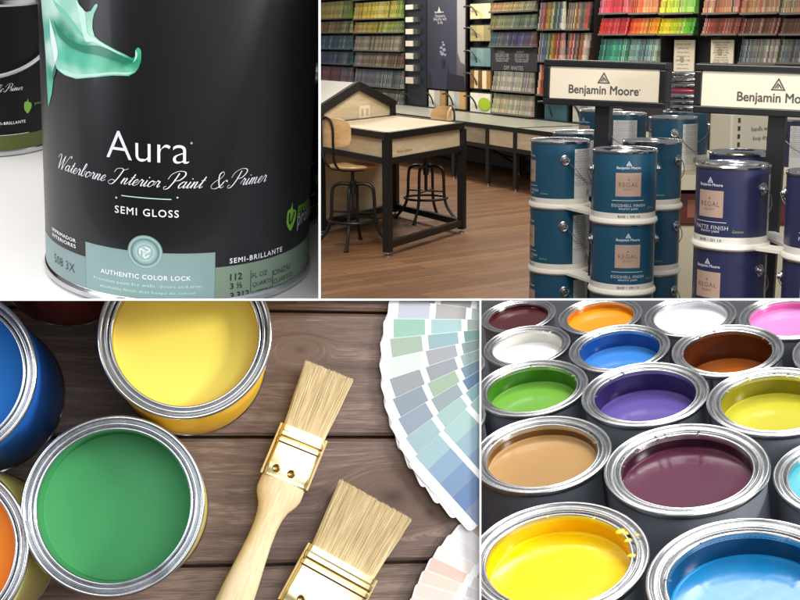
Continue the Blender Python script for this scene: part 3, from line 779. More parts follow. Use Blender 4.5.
br_can(644.4, 391, 127, (90, 74, 144), 'open can of violet paint directly behind the plum one', .046, (34, 22, 70))
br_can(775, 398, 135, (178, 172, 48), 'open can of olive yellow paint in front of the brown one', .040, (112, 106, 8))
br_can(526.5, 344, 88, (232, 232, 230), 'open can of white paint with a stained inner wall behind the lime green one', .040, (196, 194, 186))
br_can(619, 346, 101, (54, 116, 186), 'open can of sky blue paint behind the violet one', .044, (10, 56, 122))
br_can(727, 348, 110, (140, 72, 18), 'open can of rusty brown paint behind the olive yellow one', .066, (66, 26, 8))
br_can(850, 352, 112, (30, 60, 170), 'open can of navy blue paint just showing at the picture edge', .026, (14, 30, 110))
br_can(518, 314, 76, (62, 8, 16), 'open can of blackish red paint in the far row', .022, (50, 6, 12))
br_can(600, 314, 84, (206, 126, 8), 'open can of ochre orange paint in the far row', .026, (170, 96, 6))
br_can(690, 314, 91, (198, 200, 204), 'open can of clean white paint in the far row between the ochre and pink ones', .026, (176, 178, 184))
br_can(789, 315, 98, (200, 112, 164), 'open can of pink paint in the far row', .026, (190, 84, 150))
br_can(436, 367, 98, (150, 150, 150), 'open can whose rim only just shows beside the planks at the lime green one', .024)
br_can(424, 420, 124, (150, 150, 150), 'open can whose rim only just shows beside the planks at the tan one', .024)
for i in range(len(br_list)):
    for j in range(i):
        a, b_ = br_list[i], br_list[j]
        d = (a[1].xy - b_[1].xy).length - a[2] - b_[2]
        if d < -.002: print('OVERLAP %.3f' % d, a[3][:40], '|', b_[3][:40])
# drips of paint on the front cans
def drips(c, R, H, rgb, spots):
    for ang, rr, sx in spots:
        m = MB()
        p = V((R * rr * math.sin(ang), -R * rr * math.cos(ang), H - .0058))
        m.lathe([(sx, 0), (sx * .9, sx * .25), (sx * .5, sx * .45), (0, sx * .5)], 12, T(p) @ RZ(ang) @ Matrix.Diagonal((1, 1.6, .7, 1)))
        m.build('drip', pmat('liquid_%d_%d_%d' % rgb, rgb), c)
yc = br_list[1][0]; ra = yc.matrix_world.to_euler()
yM = (BR.inverted() @ yc.matrix_world).to_euler().z
drips(yc, R0, H0, (250, 214, 0), [(a - yM, r, s) for a, r, s in ((2.0, .84, .0028), (1.90, .93, .0016), (2.08, .80, .0034), (1.84, .80, .0024), (2.6, .80, .0015), (3.3, .80, .0014), (1.5, .80, .0026))])
rd = random.Random(5)
for k, rgb in ((0, (60, 18, 38)), (2, (6, 66, 110)), (3, (110, 76, 36)), (5, (70, 124, 30)), (6, (50, 34, 100)), (7, (150, 142, 20)), (8, (190, 170, 110)), (9, (16, 76, 150)), (10, (110, 50, 14))):
    yM = (BR.inverted() @ br_list[k][0].matrix_world).to_euler().z
    sp_ = [(PI + rd.uniform(-1.5, 1.5) - yM, .79 + rd.choice((0, 0, .006, .02)), rd.uniform(.0009, .0024)) for _ in range(8)]
    drips(br_list[k][0], R0, H0, rgb, sp_)
# ground under the cans
m = MB(); m.box((-1.2, -1.0, -.02), (1.6, 1.6, 0)); ground = m.build('floor', pmat('dark_grey_floor', (44, 46, 52), .5, var=.1, vs=5), None, BR, smooth=False); tag(ground, kind='structure')
cut_things([ground], (0, 300.4), (800, 300.4), (640, 450))
cut_things([ground], (478, 300), (478, 600), (640, 450))
for x in br_list[12:16]:
    for ch in x[0].children: ch.data = ch.data.copy()
cut_things([x[0] for x in br_list[12:16]], (0, 300.6), (800, 300.6), (640, 450))

# ================================================================== panels added as the white lines between pictures, also keeping lamps apart
div = pmat('white_divider_plastic', (240, 240, 242), .5)
def panel(name, a, b, z0, z1, t):
    """a thin straight panel running away from the viewer, its front edge from pixel a to pixel b"""
    no = ray(*a).cross(ray(*b)).normalized() * (t / 2)
    q = [unp(*a, z0), unp(*b, z0), unp(*b, z1), unp(*a, z1)]
    m = MB(); m.hexa([p - no for p in q], [p + no for p in q])
    o = m.build(name, div, None, None, smooth=False); tag(o, kind='structure'); return o
panel('divider_panel', (-260, HY), (VX, HY), .66, .92, 2.1 * .66 / FPX)
panel('divider_panel', (VX, -300), (VX, HY), .66, 1.5, 2.2 * .66 / FPX)
def low_panel(name, a, b, h, t):
    """a low divider strip at the plank table: from h above the planks down to just under them"""
    no = ray(*a).cross(ray(*b)).normalized() * (t / 2)
    q = [BL @ on_plane(BL, *a, h), BL @ on_plane(BL, *b, h), BL @ on_plane(BL, *b, -.03), BL @ on_plane(BL, *a, -.03)]
    m = MB(); m.hexa([p - no for p in q], [p + no for p in q])
    tag(m.build(name, div, None, None, smooth=False), kind='structure')
low_panel('divider_panel', (VX - .8, HY), (480.9, HY), .012, 2.1 * .83 / FPX)
low_panel('divider_panel', (480.4, HY + 1), (480.4, 800), .012, 2.0 * .83 / FPX)
zf = proj(unp(640, 300, 1) )[2]
for X in (482, 800): pass
g0 = on_plane(BR, 470, 300.2); g1 = on_plane(BR, 860, 300.2)
m = MB(); A = BR @ g0; B_ = BR @ g1; up = -Dv
za = proj(A)[2]; h_ = 2.0 * za / FPX
m.hexa([A - up*h_*.3, B_ - up*h_*.3, B_ - up*h_*.3 + Fv*.01, A - up*h_*.3 + Fv*.01], [A + up*h_*.7, B_ + up*h_*.7, B_ + up*h_*.7 + Fv*.01, A + up*h_*.7 + Fv*.01])
tag(m.build('divider_panel', div, None, None, smooth=False), kind='structure')
print('BR far edge z', za, proj(B_)[2])
# ================================================================== UPPER RIGHT: the paint shop
ID = Matrix.Identity(4)
BLK = pmat('black_powder_coat', (22, 21, 20), .45, .2, var=.15, vs=30)
BLKW = pmat('black_rack', (17, 16, 15), .55, var=.2, vs=10)
MAPLE = bpy.data.materials.new('pale_maple'); MAPLE.use_nodes = True
wood_nodes(MAPLE, [(176, 154, 120), (190, 170, 138), (200, 182, 150), (208, 192, 162)], 2.2, .42, .05, axis=(1, 1, 9), contrast=.7)
CHAIRW = bpy.data.materials.new('bent_ply'); CHAIRW.use_nodes = True
wood_nodes(CHAIRW, [(180, 140, 92), (200, 162, 112), (216, 180, 130)], 3, .38, .05, axis=(1, 1, 8), contrast=.8)
# floor of narrow strips
flo = bpy.data.materials.new('strip_wood_floor'); flo.use_nodes = True
def floor_nodes(m):
    nt = m.node_tree; N = nt.nodes; L = nt.links; b = N['Principled BSDF']
    tc = N.new('ShaderNodeTexCoord'); mp = N.new('ShaderNodeMapping'); L.new(tc.outputs['Object'], mp.inputs[0])
    br = N.new('ShaderNodeTexBrick'); L.new(mp.outputs[0], br.inputs['Vector'])
    br.inputs['Scale'].default_value = 1; br.inputs['Brick Width'].default_value = 1.5; br.inputs['Row Height'].default_value = .11
    br.inputs['Mortar Size'].default_value = .0025; br.inputs['Mortar Smooth'].default_value = .3; br.offset = .37; br.squash = 1
    br.inputs['Color1'].default_value = (*lin((132, 97, 69)), 1); br.inputs['Color2'].default_value = (*lin((110, 79, 56)), 1); br.inputs['Mortar'].default_value = (*lin((54, 34, 20)), 1)
    br.inputs['Bias'].default_value = 0
    m2 = N.new('ShaderNodeMapping'); m2.inputs['Scale'].default_value = (1.2, 14, 1); L.new(tc.outputs['Object'], m2.inputs[0])
    n = N.new('ShaderNodeTexNoise'); n.inputs['Scale'].default_value = 3; n.inputs['Detail'].default_value = 7; L.new(m2.outputs[0], n.inputs['Vector'])
    mr = N.new('ShaderNodeMapRange'); mr.inputs[1].default_value = .3; mr.inputs[2].default_value = .7; mr.inputs[3].default_value = .8; mr.inputs[4].default_value = 1.2; L.new(n.outputs['Fac'], mr.inputs[0])
    mx = N.new('ShaderNodeVectorMath'); mx.operation = 'SCALE'; L.new(br.outputs['Color'], mx.inputs[0]); L.new(mr.outputs[0], mx.inputs['Scale']); L.new(mx.outputs[0], b.inputs['Base Color'])
    b.inputs['Roughness'].default_value = .42; b.inputs['Specular IOR Level'].default_value = .35
floor_nodes(flo)
m = MB(); m.box((-14, -12, -.05), (14, 14, 0))
fa = math.atan2(.60, .80)
fl = m.build('shop_floor', flo, None, T((0, 13, 0)) @ RZ(fa), smooth=False); tag(fl, kind='structure')

# ---- wall with its own frame: x along it, -y into the room
HC = EYE.z - .90
HC = .66
A_ = hitz(460, 111, HC); B2 = hitz(543, 120, HC)
wx = V((B2.x - A_.x, B2.y - A_.y, 0)).normalized(); wy = V((0, 0, 1)).cross(wx)
WALL = frame(V((A_.x, A_.y, 0)), wx, wy, V((0, 0, 1)))
WI = WALL.inverted()
def wp(px, py, y=0.):
    o = WI @ EYE; d = WI.to_3x3() @ ray(px, py); t = (y - o.y) / d.y; p = o + d * t
    return p.x, p.z
m = MB(); x0 = wp(300, 50)[0] - 3; x1 = wp(830, 50)[0] + 1.5
m.box((x0, .16, 0), (x1, .30, 3.0)); w_ = m.build('back_wall', pmat('charcoal_wall', (30, 28, 27), .7, var=.15, vs=3), None, WALL, smooth=False); tag(w_, kind='structure')

chipm = cmat('colour_chips', .42, var=.06, vs=40)
rng = random.Random(21)
def mixc(cols, t):
    t = max(0, min(.9999, t)) * (len(cols) - 1); i = int(t); f = t - i
    return [cols[i][k] + (cols[i+1][k] - cols[i][k]) * f for k in range(3)]
def rack(px0, px1, rows, label, nc0, group='colour chip racks on the back wall', jit=11, dep=.13, frame_y=None, fan_style=False):
    """rows: list of (top py, bottom py, colours from left to right) at the rack's middle"""
    pc_ = (px0 + px1) / 2; nchip = int(nc0 * 1.45)
    xa, xb = wp(px0, 50)[0], wp(px1, 50)[0]
    zs = [(wp(pc_, a)[1], wp(pc_, b)[1]) for a, b, _ in rows]
    ztop, zbot = zs[0][0] + .02, zs[-1][1] - .02
    root = thing('chip_rack', WALL @ T((xa, 0, zbot)), label, 'chip rack', group)
    m = MB(); w = xb - xa; h = ztop - zbot; p = w * .018
    m.box((0, dep * .9, 0), (w, dep, h)); m.box((0, 0, 0), (p, dep * .9, h)); m.box((w - p, 0, 0), (w, dep * .9, h))
    for a, b in zs: m.box((p, 0.0, b - zbot - .012), (w - p, dep * .9, b - zbot))
    m.box((p, 0, h - .02), (w - p, dep * .9, h))
    m.build('frame', BLKW, root, smooth=False)
    m = MB()
    for a, b in zs: m.box((p, -.066, b - zbot - .004), (w - p, -.056, b - zbot + .014))
    m.build('clear_lip', pmat('shelf_lip', (92, 88, 80), .25), root, smooth=False)
    for (a, b), (_, _, cols) in zip(zs, rows):
        m = MB(); hh = a - b - .008
        for k in range(nchip):
            t = (k + .5) / nchip
            c = mixc(cols, t); j = rng.gauss(0, jit); c = [max(8, min(250, q + j + rng.gauss(0, jit * .5))) for q in c]
            if rng.random() < .10: c = [q * .6 for q in c]
            elif rng.random() < .14: c = [q * .6 + 90 for q in c]
            xl = p + (w - 2*p) * (k + .06) / nchip; xr = p + (w - 2*p) * (k + .94) / nchip
            z0 = b - zbot; hk = hh * rng.uniform(.985, 1.0)
            nb = 4
            for q in range(nb):
                m.c = [z * .56 for z in lin([max(4, min(252, v * (1 + (.16, -.04, .08, -.12)[q] + rng.uniform(-.10, .10)))) for v in c])]
                y0 = -.05 + .010 * q
                m.box((xl, y0, z0 + hk * q / nb), (xr, y0 + .05, z0 + hk * (q + 1) / nb - .001))
        m.build('chip_row', chipm, root, smooth=False)
    return root
G = 'colour chip racks on the back wall'
rack(318, 354, [(-14,-1,[(190,190,180),(200,190,160)]),(1,19,[(200,150,40),(206,180,60),(120,140,60)]),(21,33,[(180,90,40),(150,130,60),(120,130,60)]),(35,49,[(60,110,120),(50,90,120),(80,110,110)]),(51,64,[(60,80,130),(70,90,120),(60,90,100)]),(66,83,[(150,60,70),(140,80,90),(110,100,110)])], 'chip rack of muted blues, oranges and pinks above the white roof of the kiosk', 30)
rack(356, 405, [(-14,-1,[(200,190,150),(200,200,180)]),(1,19,[(210,170,50),(200,180,60),(150,160,80)]),(21,33,[(190,150,60),(160,150,50),(110,130,70)]),(35,51,[(160,150,130),(140,130,110),(120,110,90)]),(52,67,[(150,140,130),(120,100,80),(100,80,60)]),(69,87,[(130,130,130),(110,115,120),(90,95,100)]),(88,103,[(120,116,110),(110,108,104),(100,100,98)])], 'wide chip rack fading from yellow and green to grey, over the kiosk gable', 44)
rack(492, 538, [(-14,-1,[(200,190,170),(190,190,180)]),(1,12,[(190,130,80),(190,170,100),(150,150,120)]),(14,29,[(150,140,90),(120,130,100),(90,110,90)]),(31,47,[(70,110,110),(90,90,100),(60,60,110),(120,90,90)])], 'short chip rack of mixed hues above the dark sign on the back wall', 40)
rack(495, 536, [(71,92,[(180,170,150),(190,184,166),(170,164,150)]),(94,115,[(196,186,140),(196,190,160),(180,176,160)])], 'chip rack of off whites and creams standing low under the dark sign', 40)
for i, (a, b, cols, lb) in enumerate(((541, 566, [(200,190,170),(150,40,30),(190,150,40),(90,110,60),(60,80,110),(200,190,170)], 'tall rack of narrow fan decks in mixed colours, nearest the off white chips'), (569, 594, [(120,110,100),(190,180,160),(150,90,50),(110,130,120),(180,60,50),(90,90,80)], 'tall rack of narrow fan decks in mixed colours, nearest the red chips'))):
    rack(a, b, [(-14,-1,cols),(1,30,cols),(32,62,cols[::-1]),(64,96,cols)], lb, 14, jit=26)
rack(602, 631, [(-14,14,[(206,80,110),(200,60,70),(196,50,50)]),(17,35,[(200,40,30),(190,30,40),(180,40,30)]),(38,62,[(30,90,80),(50,150,120),(90,150,130)])], 'bright chip rack of reds over teal greens behind the first sign', 20)
rack(632, 661, [(-14,14,[(210,70,50),(214,110,50),(200,140,110)]),(17,35,[(200,60,20),(220,120,20),(226,150,30)]),(38,62,[(120,150,140),(90,130,130),(150,170,160)])], 'bright chip rack of oranges over grey greens behind the first sign', 20)
rack(662, 698, [(-14,14,[(220,200,60),(160,190,60),(130,190,90)]),(17,35,[(230,200,20),(170,190,30),(40,150,40)])], 'bright chip rack of yellows and greens over a paper notice', 22)
rack(705, 742, [(-14,14,[(196,150,120),(180,120,90),(170,110,80)]),(17,35,[(150,60,40),(120,50,36),(140,80,60)])], 'chip rack of tans over brick reds with a small notice under it', 24)
rack(743, 782, [(-14,14,[(170,120,80),(160,110,76),(150,110,84)]),(17,35,[(110,50,40),(90,50,40),(120,60,40)]),(38,64,[(70,80,90),(130,130,124),(150,146,136)])], 'chip rack of browns over greys above the second sign', 24)
rack(783, 824, [(-14,14,[(150,130,104),(140,110,80),(120,90,64)]),(17,35,[(80,50,40),(100,70,50),(80,60,50)]),(38,64,[(110,112,108),(90,96,100),(130,120,110)])], 'chip rack of dull browns and greys at the picture edge', 24)
# black post with eight small label blocks
xa, xb = wp(405.5, 50)[0], wp(425, 50)[0]
root = thing('bracket_post', WALL @ T((xa, 0, .5)), 'black upright with a column of small white sample blocks beside the large poster', 'display post')
m = MB(); m.box((0, .02, -.1), (xb - xa, .10, 1.6)); m.build('post', pmat('black_blue_panel', (20, 24, 32), .4), root, smooth=False)
for y in (7, 19.5, 31.5, 43.5, 56, 68, 80.5):
    q0, z0 = wp(407.5, y + 2.7); q1, z1 = wp(419, y - 2.7)
    m = MB(); m.c = lin((196, 188, 174)); m.box((q0 - xa, -.03, z0 - .5), (q0 - xa + (q1 - q0) * .62, .02, z1 - .5)); m.c = lin((60, 58, 56)); m.box((q0 - xa + (q1 - q0) * .64, -.02, z0 - .5), (q1 - xa, .02, z1 - .5))
    m.build('sample_block', cmat('block_print', .5), root, smooth=False)
def arm(m, xs, zs, r, y=-.05):
    m.tube([V((x, y, z)) for x, z in crom(list(zip(xs, zs)), 6)], r, 6)
def sample(px0, px1, py0, py1, cols, label, lime=False, root_name='sample_board', y=.0):
    xa, zb = wp(px0, py1); xb, zt_ = wp(px1, py0); w, h = xb - xa, zt_ - zb
    r = thing(root_name, WALL @ T((xa, 0, zb)), label, 'sample board', 'small sample boards on the back wall')
    m = MB(); p = w * .05
    m.box((0, .05, 0), (w, .07, h)); m.build('frame', BLKW, r, smooth=False)
    m = MB(); n = len(cols)
    for k, c in enumerate(cols):
        m.c = lin(c); m.box((p + (w - 2*p) * k / n, .03, h * .06), (p + (w - 2*p) * (k+1) / n, .05, h * .94))
    if lime:
        m.c = lin((150, 176, 30)); m.lathe([(h * .30, 0), (h * .30, .008), (0, .008)], 24, T((w * .70, .03, h * .46)) @ Matrix.Diagonal((w/h*.9, 1, 1, 1)) @ RX(PI/2))
    m.build('swatch', cmat('swatch_print', .5, var=.05, vs=20), r, smooth=False)
    m = MB(); arm(m, [w*.02, w*.28, w*.5, w*.6], [h*.78, h*.80, h*.55, h*.25], .011); m.build('wire_handle', BLK, r)
    return r
sample(467, 489.5, 2, 20, [(206,190,140),(214,198,150),(220,210,170)], 'cream yellow sample board at the top of the column beside the poster')
sample(467, 489.5, 24, 42, [(150,140,90),(170,156,110),(140,130,90)], 'khaki sample board, second from the top of the column')
sample(467, 489.5, 47, 67, [(90,120,124),(110,140,140),(96,126,130)], 'teal grey sample board in the middle of the column')
sample(467, 489.5, 70, 89, [(120,80,40),(200,180,140),(110,70,36),(220,200,160),(150,110,60)], 'sample board of brown and cream strips in the column')
sample(467, 489.5, 93, 112.5, [(214,210,196)], 'white sample board with a lime green disc at the foot of the column', True)
sample(405.5, 424.5, 92, 106, [(200,196,184)], 'small white sample board at the foot of the black upright')
sample(426, 444, 90, 108, [(206,200,190),(170,160,150),(150,120,80)], 'striped beige and grey sample board under the left half of the poster')
sample(445.5, 464, 91, 109, [(190,184,170),(160,160,160),(180,140,90)], 'striped beige and grey sample board under the right half of the poster')
sample(541, 566, 98, 121, [(36,78,88),(40,84,94)], 'dark teal sample board below the first tall fan deck rack')
sample(569, 594, 100, 123, [(190,186,176),(150,150,146),(200,196,184)], 'pale grey sample board below the second tall fan deck rack')
# poster
xa, zb = wp(426, 88); xb, zt_ = wp(464.5, -12); w, h = xb - xa, zt_ - zb
root = thing('poster', WALL @ T((xa, .02, zb)), 'tall dark poster of a room with a vase of flowers and white lettering', 'poster')
def pz(py): return (88 - py) / 100 * h
def pxx(px): return (px - 426) / 38.5 * w
m = MB(); m.box((0, 0, 0), (w, .03, h)); m.build('board', BLKW, root, smooth=False)
m = MB()
n = 10
cells = [(426,464.5,-12,88)]
def quad(x0, x1, y0, y1, cs, off):
    o = m.add([(pxx(x0), off, pz(y1)), (pxx(x1), off, pz(y1)), (pxx(x1), off, pz(y0)), (pxx(x0), off, pz(y0))], [(0, 1, 2, 3)], [lin(c) for c in cs])
def blob(pts, c, off):
    m.c = lin(c); g = poly_geo([(pxx(x), pz(y)) for x, y in pts]); m.add([(x, off, z) for x, z in g[0]], g[1])
quad(426, 456, -12, 88, [(36,34,46),(46,46,62),(60,62,76),(42,44,54)], -.002)
quad(456, 464.5, -12, 88, [(52,50,66),(40,36,46),(150,144,140),(120,118,120)], -.002)
blob([(456.5,-12),(464,-12),(464,62),(460,60),(457,50)], (152,148,150), -.004)
blob([(426,74),(440,70),(463,74),(464,88),(426,88)], (30,26,36), -.004)
blob([(430,68),(444,64),(448,67),(446,88),(432,88)], (44,44,60), -.006)
blob([(441,58),(444.5,58),(444,67),(441.5,67)], (30,30,40), -.008)
for x, y, r in ((442,52,2.0),(444,48,1.8),(441,46,1.5),(443.5,43,1.4),(445,53,1.3),(440.5,50,1.2),(442.6,40.5,1.0)):
    blob([(x + r*math.cos(a), y + r*math.sin(a)) for a in [k*PI/4 for k in range(8)]], (128,130,150), -.007)
m.build('picture', cmat('poster_print', .35), root, smooth=False)
m = MB()
def ptext(s, x, y, wpx, **k): m.flat(text(s, wpx / 38.5 * w, **k), T((pxx(x), -.009, pz(y))) @ RX(PI/2))
ptext('Benjamin Moore', 439, 10.3, 9); m.flat(triangle_mark(3.4/38.5*w), T((pxx(439), -.009, pz(7.5))) @ RX(PI/2))
ptext('Designed to', 440, 14.3, 10, offset=-.012); ptext('bring your walls', 440, 17.4, 13, offset=-.012); ptext('to life', 440, 20.4, 5, offset=-.012)
m.build('lettering', pmat('poster_ink', (200, 196, 196), .5), root, smooth=False)
# dark sign between the two chip racks
xa, zb = wp(492, 70); xb, zt_ = wp(538, 48.5); w, h = xb - xa, zt_ - zb
root = thing('wall_sign', WALL @ T((xa, -.01, zb)), 'dark grey wall sign with faint white lettering between two chip racks', 'sign')
m = MB(); m.box((0, 0, 0), (w, .08, h)); m.build('panel', pmat('sign_charcoal', (38, 36, 40), .45), root, smooth=False)
m = MB(); q = RX(PI/2)
m.flat(text('OFF WHITES', w * .42, offset=.005, spacing=1.2), T((w*.5, -.002, h*.13)) @ q)
for x in (.25, .68):
    m.flat(text('INTERIOR', w * .16, offset=.01), T((w*x - w*.03, -.002, h*.84)) @ q)
    for k in range(4): m.flat(text(('paint chips to take', 'home and try in light', 'and shade on a wall', 'choose a finish')[k], w * (.30 - .03 * (k == 3))), T((w*x, -.002, h*(.72 - .09*k))) @ q)
m.build('lettering', pmat('sign_ink', (150, 148, 150), .5), root, smooth=False)
# paper notices
for px0, px1, py0, py1, lb in ((669, 690.5, 40, 82, 'pale paper notice pinned under the yellow and green chips'), (706, 729.5, 40, 66, 'pale paper notice pinned under the tan chips, partly behind the second sign')):
    xa, zb = wp(px0, py1); xb, zt_ = wp(px1, py0); w, h = xb - xa, zt_ - zb
    r = thing('notice', WALL @ T((xa, .05, zb)), lb, 'notice')
    m = MB(); m.box((0, 0, 0), (w, .01, h)); m.build('sheet', pmat('notice_paper', (186, 178, 160), .6, var=.04, vs=6), r, smooth=False)
    m = MB()
    for k in range(9): m.flat(text('painting a room well'[: 20 - (k * 5) % 7], w * (.7 - .06 * ((k*3) % 4))), T((w*.46, -.002, h*(.9 - .095*k))) @ RX(PI/2))
    m.build('lettering', pmat('notice_ink', (120, 112, 100), .6), r, smooth=False)
    m = MB(); m.lathe([(w*.1, 0), (w*.1, .003), (0, .003)], 20, T((w*.4, -.001, h*.55)) @ RX(PI/2)); m.build('seal', pmat('notice_seal', (130, 122, 108), .6), r)

# ---- counter along the wall
def counter():
    yb, yf = 0.0, None
    f = WI @ hitz(515, 128, HC); yf = f.y
    xa = wp(385, 100)[0]; xb = (WI @ hitz(600, 140, HC)).x
    root = thing('wall_counter', WALL @ T((xa, 0, 0)), 'long low maple counter with a black steel frame along the back wall', 'counter')
    L = xb - xa; ap = .21; t = .045
    m = MB(); m.box((.03, yf + .03, HC - .012), (L, -.02, HC - .002)); m.build('worktop', pmat('grey_green_laminate', (160, 160, 146), .3, var=.05, vs=4), root, smooth=False)
    m = MB(); m.box((0, yf, HC - t), (L, yf + .03, HC)); m.box((0, -.02, HC - t), (L, .0, HC + .012)); m.box((0, yf, HC - ap - t), (L, yf + .03, HC - ap))
    legs = [WI @ hitz(px, py, 0) for px, py in ((513.5, 189), (452, 165))]
    xs = [(WI @ hitz(px, 128, HC)).x - xa for px in (394, 452, 513.5, 577)]
    xs = [xs[0], (WI @ hitz(453, 120.3, HC)).x - xa, f.x - xa, (WI @ hitz(578, 135.8, HC)).x - xa]
    for x in xs: m.box((x - .035, yf - .002, HC - ap), (x + .035, yf + .03, HC - t))
    for a in (xs[2],): m.box((a - .035, yf + .03, HC - t), (a + .035, -.02, HC))
    m.build('frame', BLK, root, smooth=False)
    for a, b in zip(xs[:-1], xs[1:]):
        m = MB(); m.box((a + .036, yf + .006, HC - ap), (b - .036, yf + .02, HC - t)); m.build('front_panel', MAPLE, root, smooth=False)
    for x in xs:
        for y in (yf + .015, -.05):
            m = MB(); m.box((x - .03, y - .014, .03), (x + .03, y + .014, HC - ap - t)); lg = m.build('leg', BLK, root, smooth=False)
            m = MB(); m.lathe([(.02, 0), (.02, .012), (.008, .016), (.008, .03)], 12, T((x, y, 0))); m.build('foot', STEEL, lg)
    m = MB()
    for a, b in zip(xs[:-1], xs[1:]): m.tube([(a + .03, yf + .03, HC - ap - t), (b - .03, -.07, .12)], .012, 8)
    m.build('brace', BLK, root)
    m = MB(); m.box((0, -.012, .05), (L, -.004, HC - t)); m.build('kick_board', BLKW, root, smooth=False)
counter()

# ---- high work table
P0 = hitz(388, 256, 0); P1 = hitz(459, 233, 0); P2 = hitz(324.5, 234.5, 0)
def h_on(P, py):
    # height on the vertical through P seen at py
    k = (py - CY) / FPX; a = V((P.x, P.y, 0)) - EYE
    # (d.D)/(d.F)=k with d=a+h*Z
    return (k * a.dot(Fv) - a.dot(Dv)) / (Dv.z - k * Fv.z)
HT = h_on(P0, 132.5); HA = h_on(P0, 161)
TBL = T((P0.x, P0.y, 0))
e1 = V((P1.x - P0.x, P1.y - P0.y, 0)); e2 = V((P2.x - P0.x, P2.y - P0.y, 0)); e3 = e1 + e2
u1 = e1.normalized(); u2 = e2.normalized()
root = thing('work_table', TBL, 'high maple work table with drawer fronts on a black steel frame', 'table'); tw = .055
Z = V((0, 0, 1))
n1 = V((u1.y, -u1.x, 0)); n2 = V((-u2.y, u2.x, 0))
corners = [V((0,0,0)), e1, e3, e2]
m = MB(); m.hexa([c + Z * (HT - .03) for c in corners], [c + Z * (HT - .004) for c in corners]); m.build('tabletop', MAPLE, root, smooth=False)
m = MB()
def off(c, k): # corner pushed outwards
    ctr = e3 * .5; return c + (c - ctr).normalized() * k
for i in range(4):
    a, b = off(corners[i], .022), off(corners[(i+1) % 4], .022)
    m.bar(a + Z*(HT - .024), b + Z*(HT - .024), .045, .05)
    m.bar(a + Z*(HA + .0), b + Z*(HA + .0), .04, .045)
m.build('top_frame', BLK, root, smooth=False)
for i in range(4):
    a, b = corners[i], corners[(i+1) % 4]
    m = MB(); m.bar(a + Z*((HT + HA)/2 - .015) + (b-a)*.02, b + Z*((HT + HA)/2 - .015) - (b-a)*.02, .03, HT - HA - .05); pn = m.build('apron_panel', MAPLE, root, smooth=False)
m = MB(); a, b = corners[0], corners[1]; mid = a * .80 + b * .20
ln = (a - b).normalized()
m.flat(text('Product display by', .24, offset=.0), frame(mid + Z*(HA + .055) + n1 * .0165, u1, Z, n1)); m.build('lettering', pmat('faint_brown_ink', (150, 120, 84), .6), root, smooth=False)
for i, c in enumerate(corners):
    m = MB(); c = off(c, .022); m.bar(c + Z*.035, c + Z*(HT - .05), tw, tw, up=u1); lg = m.build('leg', BLK, root, smooth=False)
    m = MB(); m.lathe([(.026, 0), (.026, .010), (.009, .016), (.009, .036)], 14, T(c)); m.build('foot', STEEL, lg)
m = MB()
for i, j in ((0, 1), (1, 2), (3, 2)): m.bar(off(corners[i], .02) + Z*.085, off(corners[j], .02) + Z*.085, .045, .05)
m.bar(corners[0] * .5 + corners[3] * .5 + Z*.085 + e1 * .62 - e2*.35, corners[1] + Z*.085 + e2*.1, .04, .04) if False else None
m.build('foot_rail', BLK, root, smooth=False)

# ---- house-shaped kiosk at the far side of the table
K0 = V((P2.x, P2.y, 0)) + u2 * .06; KL = e1.length; depth = 1.25
up_ = h_on(V((P2.x, P2.y, 0)) + e1*.5 + u2*.06, 85.5); ev = h_on(K0 + e1, 105.5) + .01
root = thing('house_kiosk', T(K0), 'house shaped maple kiosk with black trim, white roof and an outlet in its gable', 'kiosk')
a, b, ap = V((0,0,0)), e1.copy(), e1 * .5
q = u2
m = MB()
base = [a, b, b + Z*ev, ap + Z*(up_ - .03), a + Z*ev]
m.add([p for p in base] + [p + q * .03 for p in base], [(0,1,2,3,4), (9,8,7,6,5), (0,5,6,1), (1,6,7,2), (4,9,5,0), (2,7,8,3), (3,8,9,4)]); m.build('gable_wall', MAPLE, root, smooth=False)
m = MB(); s = -u2 * .012
m.bar(a + Z*ev - u1*.03 + s, ap + Z*up_ + s, .07, .05, up=u2); m.bar(b + Z*ev + u1*.03 + s, ap + Z*up_ + s, .07, .05, up=u2)
m.bar(b + Z*.03 + s, b + Z*(ev - .02) + s, .05, .05, up=u2); m.bar(a + Z*.03 + s, a + Z*(ev - .02) + s, .05, .05, up=u2)
m.build('black_trim', BLK, root, smooth=False)
m = MB()
for sgn, c in ((-1, a - u1*.05), (1, b + u1*.05)):
    lo, hi = c + Z*(ev - .0), ap + Z*(up_ + .012)
    q4 = [lo + q*.02, hi + q*.02, hi + q*depth, lo + q*depth]
    m.hexa([p - Z*.012 for p in q4] if sgn > 0 else [p - Z*.012 for p in q4[::-1]], [p + Z*.012 for p in q4] if sgn > 0 else [p + Z*.012 for p in q4[::-1]])
m.build('roof', pmat('white_roof_board', (222, 216, 204), .45, var=.03, vs=4), root, smooth=False)
m = MB(); m.hexa([a + q*.03, b + q*.03, b + q*depth, a + q*depth], [a + q*.03 + Z*ev*.97, b + q*.03 + Z*ev*.97, b + q*depth + Z*ev*.97, a + q*depth + Z*ev*.97]); m.build('cabinet', pmat('kiosk_side', (60, 52, 44), .6), root, smooth=False)
